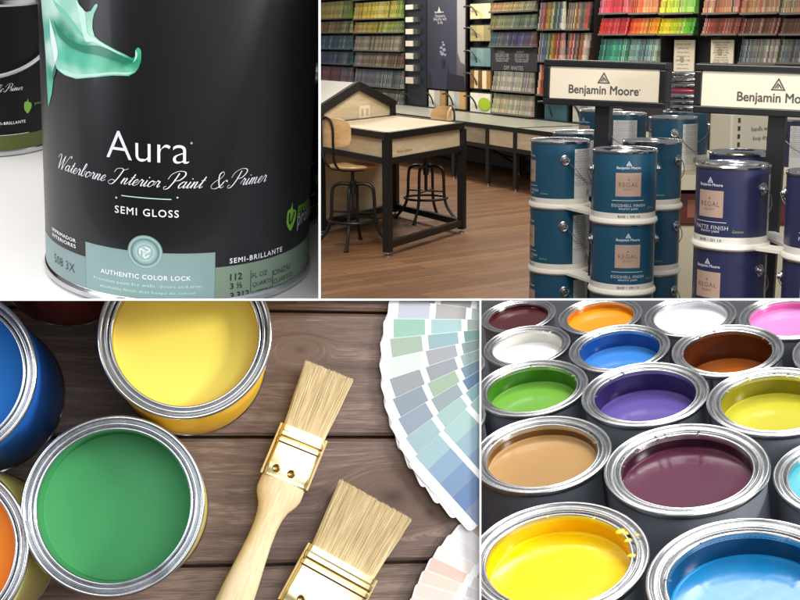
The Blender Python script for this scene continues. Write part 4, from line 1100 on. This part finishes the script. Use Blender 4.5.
# outlet plate
r_ = hitz(0, 0, 0) if False else None
o = ID.inverted() @ EYE; d = ray(364, 112); nrm = n2 if False else V((-u2.x, -u2.y, 0)); gn = V((u1.y, -u1.x, 0)); t = (K0 - EYE).dot(gn) / d.dot(gn); op = EYE + d * t - K0
m = MB(); Fp = frame(op - gn*0, u1, Z, gn)
m.box((-.085, -.055, -.002), (.085, .055, .008), Fp); ou = m.build('outlet', pmat('ivory_plate', (226, 214, 190), .4), root, smooth=False)
m = MB()
for x in (-.04, .04): m.box((x - .022, -.03, .0082), (x + .022, .03, .011), Fp)
m.build('socket', pmat('ivory_socket', (190, 176, 150), .4), ou, smooth=False)

# ---- stools
def make_stool(M, label):
    r = thing('stool', M, label, 'stool', 'black iron stools with wooden seats')
    m = MB(); m.lathe([(0, .592), (.13, .592), (.165, .600), (.178, .612), (.175, .622), (.15, .626), (0, .618)], 40); m.build('seat', CHAIRW, r)
    m = MB(); m.lathe([(0, .578), (.09, .578), (.1, .591), (0, .591)], 24); m.tube([(0, 0, .59), (0, 0, .26)], .014, 10); m.lathe([(.024, .40), (.024, .50), (0, .50)], 16); m.build('screw_post', BLK, r)
    for k in range(4):
        a = PI/4 + k * PI/2; c, s_ = math.cos(a), math.sin(a)
        pts = crom([(.03, .475), (.10, .478), (.150, .45), (.163, .38), (.170, .22), (.20, .12), (.285, .012)], 6)
        m = MB(); m.tube([(x*c, x*s_, z) for x, z in pts], .0135, 8); m.lathe([(.019, 0), (.019, .012), (.012, .018), (0, .018)], 10, T((.285*c, .285*s_, 0))); m.build('leg', BLK, r)
    m = MB(); n = 40; m.tube([(.185*math.cos(2*PI*k/n), .185*math.sin(2*PI*k/n), .20) for k in range(n)], .011, 8, closed=True); m.build('foot_ring', BLK, r)
    m = MB()
    for k in range(2):
        a = PI/4 + k * PI/2; m.bar((.165*math.cos(a), .165*math.sin(a), .262), (-.165*math.cos(a), -.165*math.sin(a), .262 + .0001), .03, .012)
    m.build('cross_brace', BLK, r)
    # backrest: a curved plywood band on two bent rods; the back is towards -x
    m = MB(); vs = []; fs = []; n = 18; rows = [(-.085, .80), (-.10, .42), (-.05, 1.0), (.0, 1.03), (.06, 1.0), (.095, .88), (.11, .55)]
    rows = [(-.10, .70), (-.085, .93), (-.04, 1.0), (.03, 1.0), (.075, .93), (.10, .70), (.108, .45)]
    for side, rad in ((0, .210), (1, .195)):
        for dz, k in rows:
            for i in range(n + 1):
                a = PI + (i / n - .5) * 2 * 1.0 * k
                vs.append((rad*math.cos(a) - .015, rad*math.sin(a), .875 + dz))
    nr = len(rows); st = n + 1
    for side in (0, 1):
        for j in range(nr - 1):
            for i in range(n):
                q = [side*nr*st + j*st + i, side*nr*st + j*st + i + 1, side*nr*st + (j+1)*st + i + 1, side*nr*st + (j+1)*st + i]
                fs.append(q if side else q[::-1])
    for j in range(nr - 1):
        for i in (0, n): fs.append((j*st+i, (j+1)*st+i, nr*st+(j+1)*st+i, nr*st+j*st+i))
    for j in (0, nr - 1):
        for i in range(n): fs.append((j*st+i, j*st+i+1, nr*st+j*st+i+1, nr*st+j*st+i))
    m.add(vs, fs); m.build('backrest', CHAIRW, r, ang=50)
    m = MB()
    pts = []
    for sgn in (-1, 1):
        y = .055 * sgn
        m.tube(crom([(-.06, y*.8, .585), (-.15, y, .60), (-.205, y*1.2, .66), (-.224, y*1.5, .78), (-.230, y*1.6, .90), (-.232, y*1.1, .965), (-.233, 0, .988)], 6), .0095, 8)
    m.build('back_rods', BLK, r)
    return r
S1 = hitz(353.5, 246, 0); stool = make_stool(T((S1.x, S1.y, 0)) @ RZ(math.radians(38)), 'iron stool with a wooden seat and curved wooden backrest in front of the work table')
S2 = hitz(426, 220.5, 0); copy_thing(stool, T((S2.x, S2.y, 0)) @ RZ(math.radians(205)), 'iron stool pushed under the work table, only its wooden backrest showing above the top')

# ---- paint cans of the shop
RS, HS = .0825, .1775
def shop_can(name_mat, rgb, finish, base):
    c = thing('paint_can', ID, 'x', 'paint can')
    bm_ = pmat(name_mat, rgb, .36, var=.07, vs=12, coat=.15)
    m = MB(); m.lathe([(RS, .0205), (RS, HS - .006)], 72); m.build('body', bm_, c)
    m = MB(); m.lathe([(0, .002), (RS*.97, .002), (RS*.99, .0), (RS*1.012, .0015), (RS*1.012, .004), (RS, .005), (RS, .0204)], 72); m.build('base_band', pmat('white_band', (226, 222, 212), .4, var=.03, vs=10), c)
    m = MB(); m.lathe([(RS, HS - .0061), (RS*1.02, HS - .005), (RS*1.025, HS - .001), (RS*1.0, HS + .002), (RS*.955, HS + .0015), (RS*.945, HS - .003), (RS*.92, HS - .005), (RS*.90, HS - .003), (RS*.83, HS - .003), (RS*.80, HS - .005), (0, HS - .005)], 72); m.build('lid', STEEL, c)
    m = MB(); lw = RS * .40; m.patch(RS + .0003, -lw/RS, lw/RS, .064, .124, 14); lab = m.build('label', pmat('bronze_label', (184, 158, 142), .38, .1, var=.06, vs=20), c)
    m = MB()
    g = text('REGAL', .050, offset=-.004, spacing=1.15, step=.008); m.wrap(g, RS + .0006, 0, .094)
    m.wrap(text('SELECT', .026, spacing=1.2), RS + .0006, 0, .082); m.wrap(poly_geo([(0,.0035),(-.003,-.001),(.003,-.001)]), RS + .0006, 0, .106)
    m.build('label_lettering', pmat('bronze_ink', (112, 84, 62), .5), lab)
    m = MB()
    m.wrap(triangle_mark(.015), RS + .0005, 0, .148); m.wrap(text('Benjamin Moore', .062, offset=.012, res=2, step=.008), RS + .0005, 0, .136)
    m.wrap(text(finish, .088, offset=-.004, spacing=1.1, step=.008), RS + .0005, .02, .041); m.wrap(text('interior paint', .05, step=.008, res=1), RS + .0005, .02, .032)
    m.wrap(bisect_geo([(-.042, -.0006), (.042, -.0006), (.042, .0006), (-.042, .0006)], [[0,1,2,3]], .006), RS + .0005, 0, .0535)
    m.build('lettering', pmat('can_ink', (214, 220, 226), .45), c)
    m = MB(); m.wrap(text(base, .058, offset=.02, spacing=1.15, step=.008), RS + .0005, .04, .0125); m.build('base_lettering', pmat('base_ink', (52, 60, 110), .5), c)
    m = MB(); m.wrap(text('Gennex', .026, shear=.3), RS + .0005, .82, .034); m.build('colorant_mark', pmat('sage_ink', (150, 176, 110), .5), c)
    t0, t1 = math.radians(107), math.radians(168)
    m = MB(); m.patch(RS + .0003, t0, t1, .0208, .158, 14); ip = m.build('info_panel', pmat('info_white', (206, 206, 204), .4), c)
    m = MB()
    for k in range(15):
        m.wrap(text('shake well and stir before use dry two hours'[(k*3) % 9:][:24 + (k*7) % 9], .066 + .006 * ((k*5) % 3), res=1, step=.01), RS + .0005, (t0 + t1)/2 - .03, .152 - .0068*k)
    for k in range(14):
        x = -.004 + k * .0016; m.wrap(([(x, -.008), (x + .0009 - .0003*(k % 3), -.008), (x + .0009 - .0003*(k % 3), .008), (x, .008)], [[0,1,2,3]]), RS + .0005, (t0 + t1)/2 + .13, .034)
    m.build('info_lettering', pmat('info_ink', (92, 100, 116), .5), ip)
    for sgn in (1, -1):
        a = math.radians(88) * sgn; Q = RZ(a) @ T((0, -RS, .128)) @ RX(PI/2)
        m = MB(); m.lathe([(.0145, 0), (.0145, .002), (.012, .0034), (.009, .0026), (.0075, .003), (.0075, .008), (.006, .0095), (0, .0098)], 20, Q); m.build('ear', STEEL_DULL, c)
    m = MB(); pts = []; r_ = RS + .012; al = math.radians(52)
    for k in range(29):
        q = PI * k / 28; pts.append((r_ * math.cos(q) * (1 - .0*k), math.sin(q) * r_ * 1.02 * math.cos(al) + .012 * math.sin(q), .128 - math.sin(q) * r_ * math.sin(al)))
    pts = [(x, max(y, 0) if True else y, z) for x, y, z in pts]
    # keep the wire outside the can wall
    pts = [V((x, y, z)) if math.hypot(x, y) > RS + .003 else V((x, math.sqrt(max(0, (RS + .003)**2 - x*x)), z)) for x, y, z in pts]
    m.tube(pts, .0013, 6); m.build('handle', STEEL_DULL, c)
    return c
teal = shop_can('teal_can_print', (24, 76, 104), 'EGGSHELL FINISH', 'BASE 1 390 1X')
navy = shop_can('navy_can_print', (42, 46, 82), 'MATTE FINISH', 'BASE 1 221 1X')
PITCHZ = .1845
TOPZ = 1.272
used_m = {}
def put(proto, x, y, z, rot, label, group):
    if proto.name not in used_m:
        used_m[proto.name] = 1; proto.matrix_world = T((x, y, z)) @ RZ(rot); proto['label'] = label; proto['group'] = group; return proto
    return copy_thing(proto, T((x, y, z)) @ RZ(rot), label, group)
def facing(x, y, extra):   # turn the front label to the viewer, then by 'extra'
    return math.atan2(x, EYE.y - y) * 1 if False else math.atan2(-(0 - x), -(0 - y)) * -1 + extra
stacks = [
 # proto, px, py of the top rim, rot, layers, words
 (teal, 625, 149, 8, 3, ('top can of the front teal stack, its bronze label facing out', 'middle can of the front teal stack, its bronze label facing out', 'third can down in the front teal stack, cut by the divider')),
 (teal, 560.5, 140, -78, 3, ('top can of the teal stack turned to show its handle ear and white text panel', 'second can of the teal stack turned to show its handle ear and white text panel', 'lowest can of the teal stack turned sideways, only its top showing')),
 (teal, 652.5, 140.5, -30, 3, ('teal can behind the front teal stack, top of its stack', 'teal can behind the front teal stack, second in its stack', 'teal can behind the front teal stack, lowest in its stack')),
 (teal, 580, 132, -120, 2, ('teal can showing only its lid and white text panel behind the sideways stack, upper', 'teal can behind the sideways stack, under the upper one')),
 (navy, 733.5, 164, -36, 3, ('top navy can with its bronze label turned aside, in front of the second sign', 'second navy can in the stack in front of the second sign', 'third navy can in the stack in front of the second sign, cut by the divider')),
 (navy, 827, 172, -8, 3, ('top navy can cut by the picture edge', 'second navy can cut by the picture edge', 'third navy can cut by the picture edge')),
 (navy, 743, 152, 30, 2, ('navy can behind the front navy stack, only its silver lid showing', 'navy can under the one with only its lid showing, behind the front navy stack')),
]
spots = {}
for proto_, px, py, rot, nl, words_ in stacks:
    top = hitz(px, py, TOPZ); key = proto_.name; x, y = top.x, top.y
    spots.setdefault('teal' if proto_ is teal else 'navy', []).append((x, y, nl))
    for k in range(nl):
        if words_[k] is None: continue
        put(proto_, x, y, TOPZ - HS - PITCHZ * k, math.radians(rot) - math.atan2(x, y) + random.uniform(-.04, .04) * (k > 0), words_[k], 'teal cans in stacks' if proto_ is teal else 'navy cans in stacks')
    print('stack', px, py, 'dist', round(y, 2), 'w', round(2*RS*FPX/y, 1))
TRAY = pmat('white_tray', (232, 228, 218), .42)
for nm, L_ in spots.items():
    for k in range(3):
        z = TOPZ - HS - PITCHZ * k
        root = thing('stack_tray', T((0, 0, z)), 'white plastic tray between the %s cans, %s' % (nm, ('under the top layer', 'under the second layer', 'under the lowest layer')[k]), 'tray', 'white trays between layers of cans')
        m = MB(); LL = [q for q in L_ if q[2] > k]
        for (x, y, _) in LL: m.lathe([(0, -.0095), (RS*1.04, -.0095), (RS*1.075, -.006), (RS*1.075, -.001), (RS*1.04, .004), (RS*1.022, .004), (RS*1.02, -.0005), (0, -.0005)], 56, T((x, y, 0)))
        for i in range(len(LL)):
            for j in range(i):
                a, b = V((LL[i][0], LL[i][1], -.005)), V((LL[j][0], LL[j][1], -.005))
                if (a - b).length < .50:
                    d = (b - a).normalized() * RS * .9; m.bar(a + d, b - d, .055, .007)
        m.build('tray', TRAY, root)
for nm, L_ in spots.items():
    x0 = min(q[0] for q in L_) - .02; x1 = max(q[0] for q in L_) + .10; y0 = min(q[1] for q in L_) - .10; y1 = max(q[1] for q in L_) + .04
    m = MB(); m.box((x0, y0, 0), (x1, y1, TOPZ - HS - PITCHZ*2 - .0105)); o = m.build('plinth', BLKW, None, smooth=False)
    tag(o, 'black display plinth under the %s can stacks' % nm, 'plinth')

# ---- the two signs on posts
def stand_sign(px0, px1, py0, py1, z, yaw, post_px, label, wfull=None):
    cpx = (px0 + px1) / 2; c = unp(cpx, (py0 + py1) / 2, z)
    w = (px1 - px0) * z / FPX / math.cos(yaw); h = (py1 - py0) * z / FPX * 1.01
    r = thing('post_sign', T((c.x, c.y, 0)) @ RZ(yaw) @ T((0, 0, c.z)) @ RY(math.radians(1.3)) @ T((0, 0, -c.z)), label, 'sign', 'black framed signs on posts')
    dz = V((0, 0, c.z)); t = .018; D = .035
    m = MB(); Z0 = c.z
    m.box((-w/2, -D, Z0 - h/2), (w/2, D, Z0 - h/2 + t)); m.box((-w/2, -D, Z0 + h/2 - t), (w/2, D, Z0 + h/2)); m.box((-w/2, -D, Z0 - h/2 + t), (-w/2 + t, D, Z0 + h/2 - t)); m.box((w/2 - t, -D, Z0 - h/2 + t), (w/2, D, Z0 + h/2 - t))
    m.box((-w/2 + t, -.004, Z0 - h/2 + t), (w/2 - t, D - .004, Z0 + h/2 - t))
    fr = m.build('frame', pmat('sign_frame_black', (34, 35, 38), .35, .2), r, smooth=False)
    bv = fr.modifiers.new('bevel', 'BEVEL'); bv.width = .003; bv.segments = 2
    m = MB(); m.box((-w/2 + t, -D + .006, Z0 - h/2 + t), (w/2 - t, -.0045, Z0 + h/2 - t)); m.build('face', pmat('sign_cream', (238, 228, 208), .4), r, smooth=False)
    m = MB(); iw = w - 2*t; ih = h - 2*t
    m.flat(text('Benjamin Moore', ih * 2.28, height=ih * .36, offset=.02, res=6), T((0, -D + .0052, Z0 - ih * .23)) @ RX(PI/2))
    m.flat(triangle_mark(ih * .42), T((0, -D + .0052, Z0 + ih * .20)) @ RX(PI/2)); m.flat(disc_geo(iw*.006, 10), T((ih * 1.17, -D + .0052, Z0 - ih * .14)) @ RX(PI/2))
    m.build('lettering', pmat('sign_grey_ink', (84, 84, 80), .5), r, smooth=False)
    pp = (post_px - cpx) * z / FPX; pw = .040
    m = MB(); m.box((pp - pw/2, -.012, .02), (pp + pw/2, .022, Z0 - h/2)); m.box((pp - .12, -.10, 0), (pp + .12, .12, .02)); m.build('post', pmat('sign_frame_black', (34, 35, 38), .35), r, smooth=False)
stand_sign(549.5, 664, 61.5, 106, 3.22, math.radians(-24), 604.5, 'black framed cream sign with a triangle mark on a post above the teal cans')
stand_sign(704, 856, 66, 115.5, 2.86, math.radians(-24), 779.5, 'black framed cream sign cut by the picture edge, on a post among the navy cans')

# ---- things behind the signs: low white shelf, more cans, a carton
def hz(px, py, z): return unp(px, py, z)
zs_ = 4.1
c = unp(690, 170, zs_); sh = c.z
root = thing('low_shelf', T((0, 0, 0)), 'low cream shelf unit with dark red boxes under its top behind the can stacks', 'shelf')
xl, xr = unp(590, 170, zs_).x, unp(850, 170, zs_).x
m = MB(); m.box((xl, c.y - .15, sh - .05), (xr, c.y + .75, sh)); m.build('top', pmat('cream_shelf', (206, 196, 170), .5), root, smooth=False)
m = MB(); m.box((xl + .02, c.y + .7, 0), (xr - .02, c.y + .73, sh - .05)); m.box((xl, c.y - .1, 0), (xl + .03, c.y + .7, sh - .05)); m.box((xr - .03, c.y - .1, 0), (xr, c.y + .7, sh - .05)); m.box((xl + .03, c.y - .1, .90), (xr - .03, c.y + .7, .94)); m.build('carcass', pmat('brown_carcass', (62, 44, 34), .6), root, smooth=False)
m = MB(); m.box((xl + .03, c.y - .13, .04), (xr - .03, c.y - .105, .935)); m.build('front_panel', pmat('cream_shelf', (206, 196, 170), .5), root, smooth=False)
for k in range(5):
    x = xl + .12 + k * .17
    t_ = thing('carton', T((x, c.y - .08, .94)), 'dark red carton in the row on the lower board of the cream shelf', 'carton', 'dark red cartons on the low shelf')
    t_['label'] = 'dark red carton in the row on the lower board of the cream shelf'
    m = MB(); m.box((0, 0, 0), (.15, .2, .10)); m.build('box', pmat('dark_red_carton', (96, 32, 30), .6), t_, smooth=False)
    m = MB(); m.box((.03, -.002, .02), (.12, -.0005, .08)); m.build('label', pmat('carton_label', (150, 90, 70), .6), t_, smooth=False)
def back_can(proto_, px, py, z, rot, label, group='cans on the low cream shelf'):
    b = unp(px, py, z); copy_thing(proto_, T((b.x, b.y, sh)) @ RZ(math.radians(rot)), label, group)
back_can(teal, 672, 168, 4.15, -95, 'blue can on the cream shelf showing its handle ear, right of the first sign post')
back_can(teal, 622, 168, 4.35, -140, 'blue can on the cream shelf seen on its text panel beside the first sign post')
back_can(teal, 600, 168, 4.55, -60, 'blue can on the cream shelf almost hidden by the first sign post')
back_can(navy, 800, 168, 4.05, -150, 'dark can with a pale text panel, on the cream shelf behind the second post')
# silver lids piled on the shelf can
b = unp(684, 168, 4.5); zz_ = sh + .02
m = MB()
for k in range(7):
    t_ = thing('can_lid', T((b.x + random.uniform(-.012, .012), b.y + random.uniform(-.01, .01), sh + HS + .006 + .0205 * k)), 'silver can lid lying in the pile behind the first sign', 'can lid', 'silver lids in a pile')
    m = MB(); R_ = .078
    m.lathe([(0, 0), (R_*.9, 0), (R_, .004), (R_*1.03, .010), (R_*1.02, .014), (R_*.97, .015), (R_*.92, .010), (R_*.85, .008), (0, .008)], 40); m.build('disc', STEEL if k != 3 else pmat('pink_tin', (206, 96, 116), .3, .6), t_)
    if k == 3: t_['label'] = 'pinkish can lid in the middle of the pile of silver lids'; t_['group'] = 'silver lids in a pile'
back_can(teal, 684, 168, 4.5, 160, 'blue can on the cream shelf under the pile of silver lids')
# white carton with perforated edge
b0 = unp(702, 168, 3.95)
root = thing('white_carton', T((b0.x, b0.y, sh)) @ RZ(math.radians(-52)), 'white cardboard carton with a perforated edge behind the navy cans', 'carton')
m = MB(); m.box((.025, 0, 0), (.115, .42, .205)); cb = m.build('box', pmat('white_card', (216, 208, 188), .55, var=.03, vs=8), root, smooth=False)
bv = cb.modifiers.new('bevel', 'BEVEL'); bv.width = .006; bv.segments = 2
m = MB()
for k in range(7): m.box((.1152, .03, .02 + k*.026), (.1162, .042, .035 + k*.026))
m.build('perforation', pmat('slot_dark', (70, 62, 50), .7), root, smooth=False)
m = MB()
q = T((.1165, .23, .15)) @ RZ(PI/2) @ RX(PI/2)
m.flat(text('handle with care this side up', .26, res=1), q); m.flat(text('keep dry keep from frost', .22, res=1), T((.1165, .22, .12)) @ RZ(PI/2) @ RX(PI/2))
m.build('lettering', pmat('card_ink', (110, 100, 84), .6), root, smooth=False)
for px, lbl in ((757, 'silver wire coil'),): pass

# ================================================================== lamps
def fdist(P): return (P - BL @ bl(460, 340)).length
def area(name, P, target, size, power, col=(1, 1, 1), sy=None, spread=PI):
    l = bpy.data.lights.new(name, 'AREA'); l.energy = power; l.color = col; l.size = size
    l.spread = spread
    if sy: l.shape = 'RECTANGLE'; l.size_y = sy
    o = bpy.data.objects.new(name, l); COL.objects.link(o); o.location = P
    o.rotation_euler = (V(target) - V(P)).to_track_quat('-Z', 'Y').to_euler()
    print('lamp', name, [round(x, 2) for x in proj(V(P))], 'fan', round(fdist(V(P)), 2))
    return o
WARM = (1, .93, .82)
# shop ceiling
for x, y, p in ((.9, 9.0, 55), (-1.6, 8.6, 26), (1.4, 11.5, 60), (-.8, 14.0, 70)):
    area('ceiling_and_fill_lamp', (x, y, 2.95), (x, y + .2, 0), 1.2, p, WARM, .6)
area('ceiling_and_fill_lamp', (.1, 2.0, 2.75), (.5, 3.2, 1.0), .7, 30, WARM, .4)
area('ceiling_and_fill_lamp', (-.1, 5.2, 2.95), (-.1, 9.0, .7), 1.0, 120, WARM, .6)  # added fill from the viewer's side for upright table and counter faces
# wall washers
area('wall_washer', WALL @ V((wp(420, 40)[0], -1.3, 2.9)), WALL @ V((wp(420, 60)[0], 0, 1.0)), 2.5, 80, WARM, .3)
area('wall_washer', WALL @ V((wp(680, 40)[0], -1.3, 2.9)), WALL @ V((wp(680, 30)[0], 0, 1.3)), 2.5, 36, WARM, .3)
# black can on the shelf
area('shelf_key_and_sheen', TL @ V((-.28, .15, .62)), TL @ V((0, .15, 0)), .45, 3.3, (1, .985, .96), .45)
area('shelf_key_and_sheen', TL @ V((-.55, -.25, .25)), TL @ V((0, 0, .08)), .20, 1.8, (.85, .9, 1), .5)  # added only to draw the bluish sheen on the can's left side
# plank table
area('table_key_and_fill', BL @ V((2.2, .36, 1.25)), BL @ V((-.05, .08, .05)), .6, 66, (1, .97, .93), .34)
area('table_key_and_fill', BL @ V((.28, .25, 1.25)), BL @ V((.05, 0, 0)), .9, 9, (.97, .98, 1), .9)  # added broad fill behind the viewer, mirrored by rims and ferrules
# rows of cans
area('can_softbox_and_fill', BR @ V((.35, .45, 1.15)), BR @ V((.30, .25, .1)), 1.0, 7.6, (1, 1, 1), .6, spread=2.0)
area('can_softbox_and_fill', BR @ V((1.1, -.9, 1.1)), BR @ V((.1, .2, .1)), .8, 7, (1, 1, 1), .7)  # added front fill to lift the grey can sides
w = bpy.data.worlds.new('World'); C.world = w; w.use_nodes = True
w.node_tree.nodes['Background'].inputs[0].default_value = (.95, .97, 1, 1); w.node_tree.nodes['Background'].inputs[1].default_value = .30
C.view_settings.view_transform = 'Standard'; C.view_settings.look = 'None'; C.view_settings.exposure = 0; C.view_settings.gamma = 1
C.cycles.max_bounces = 6
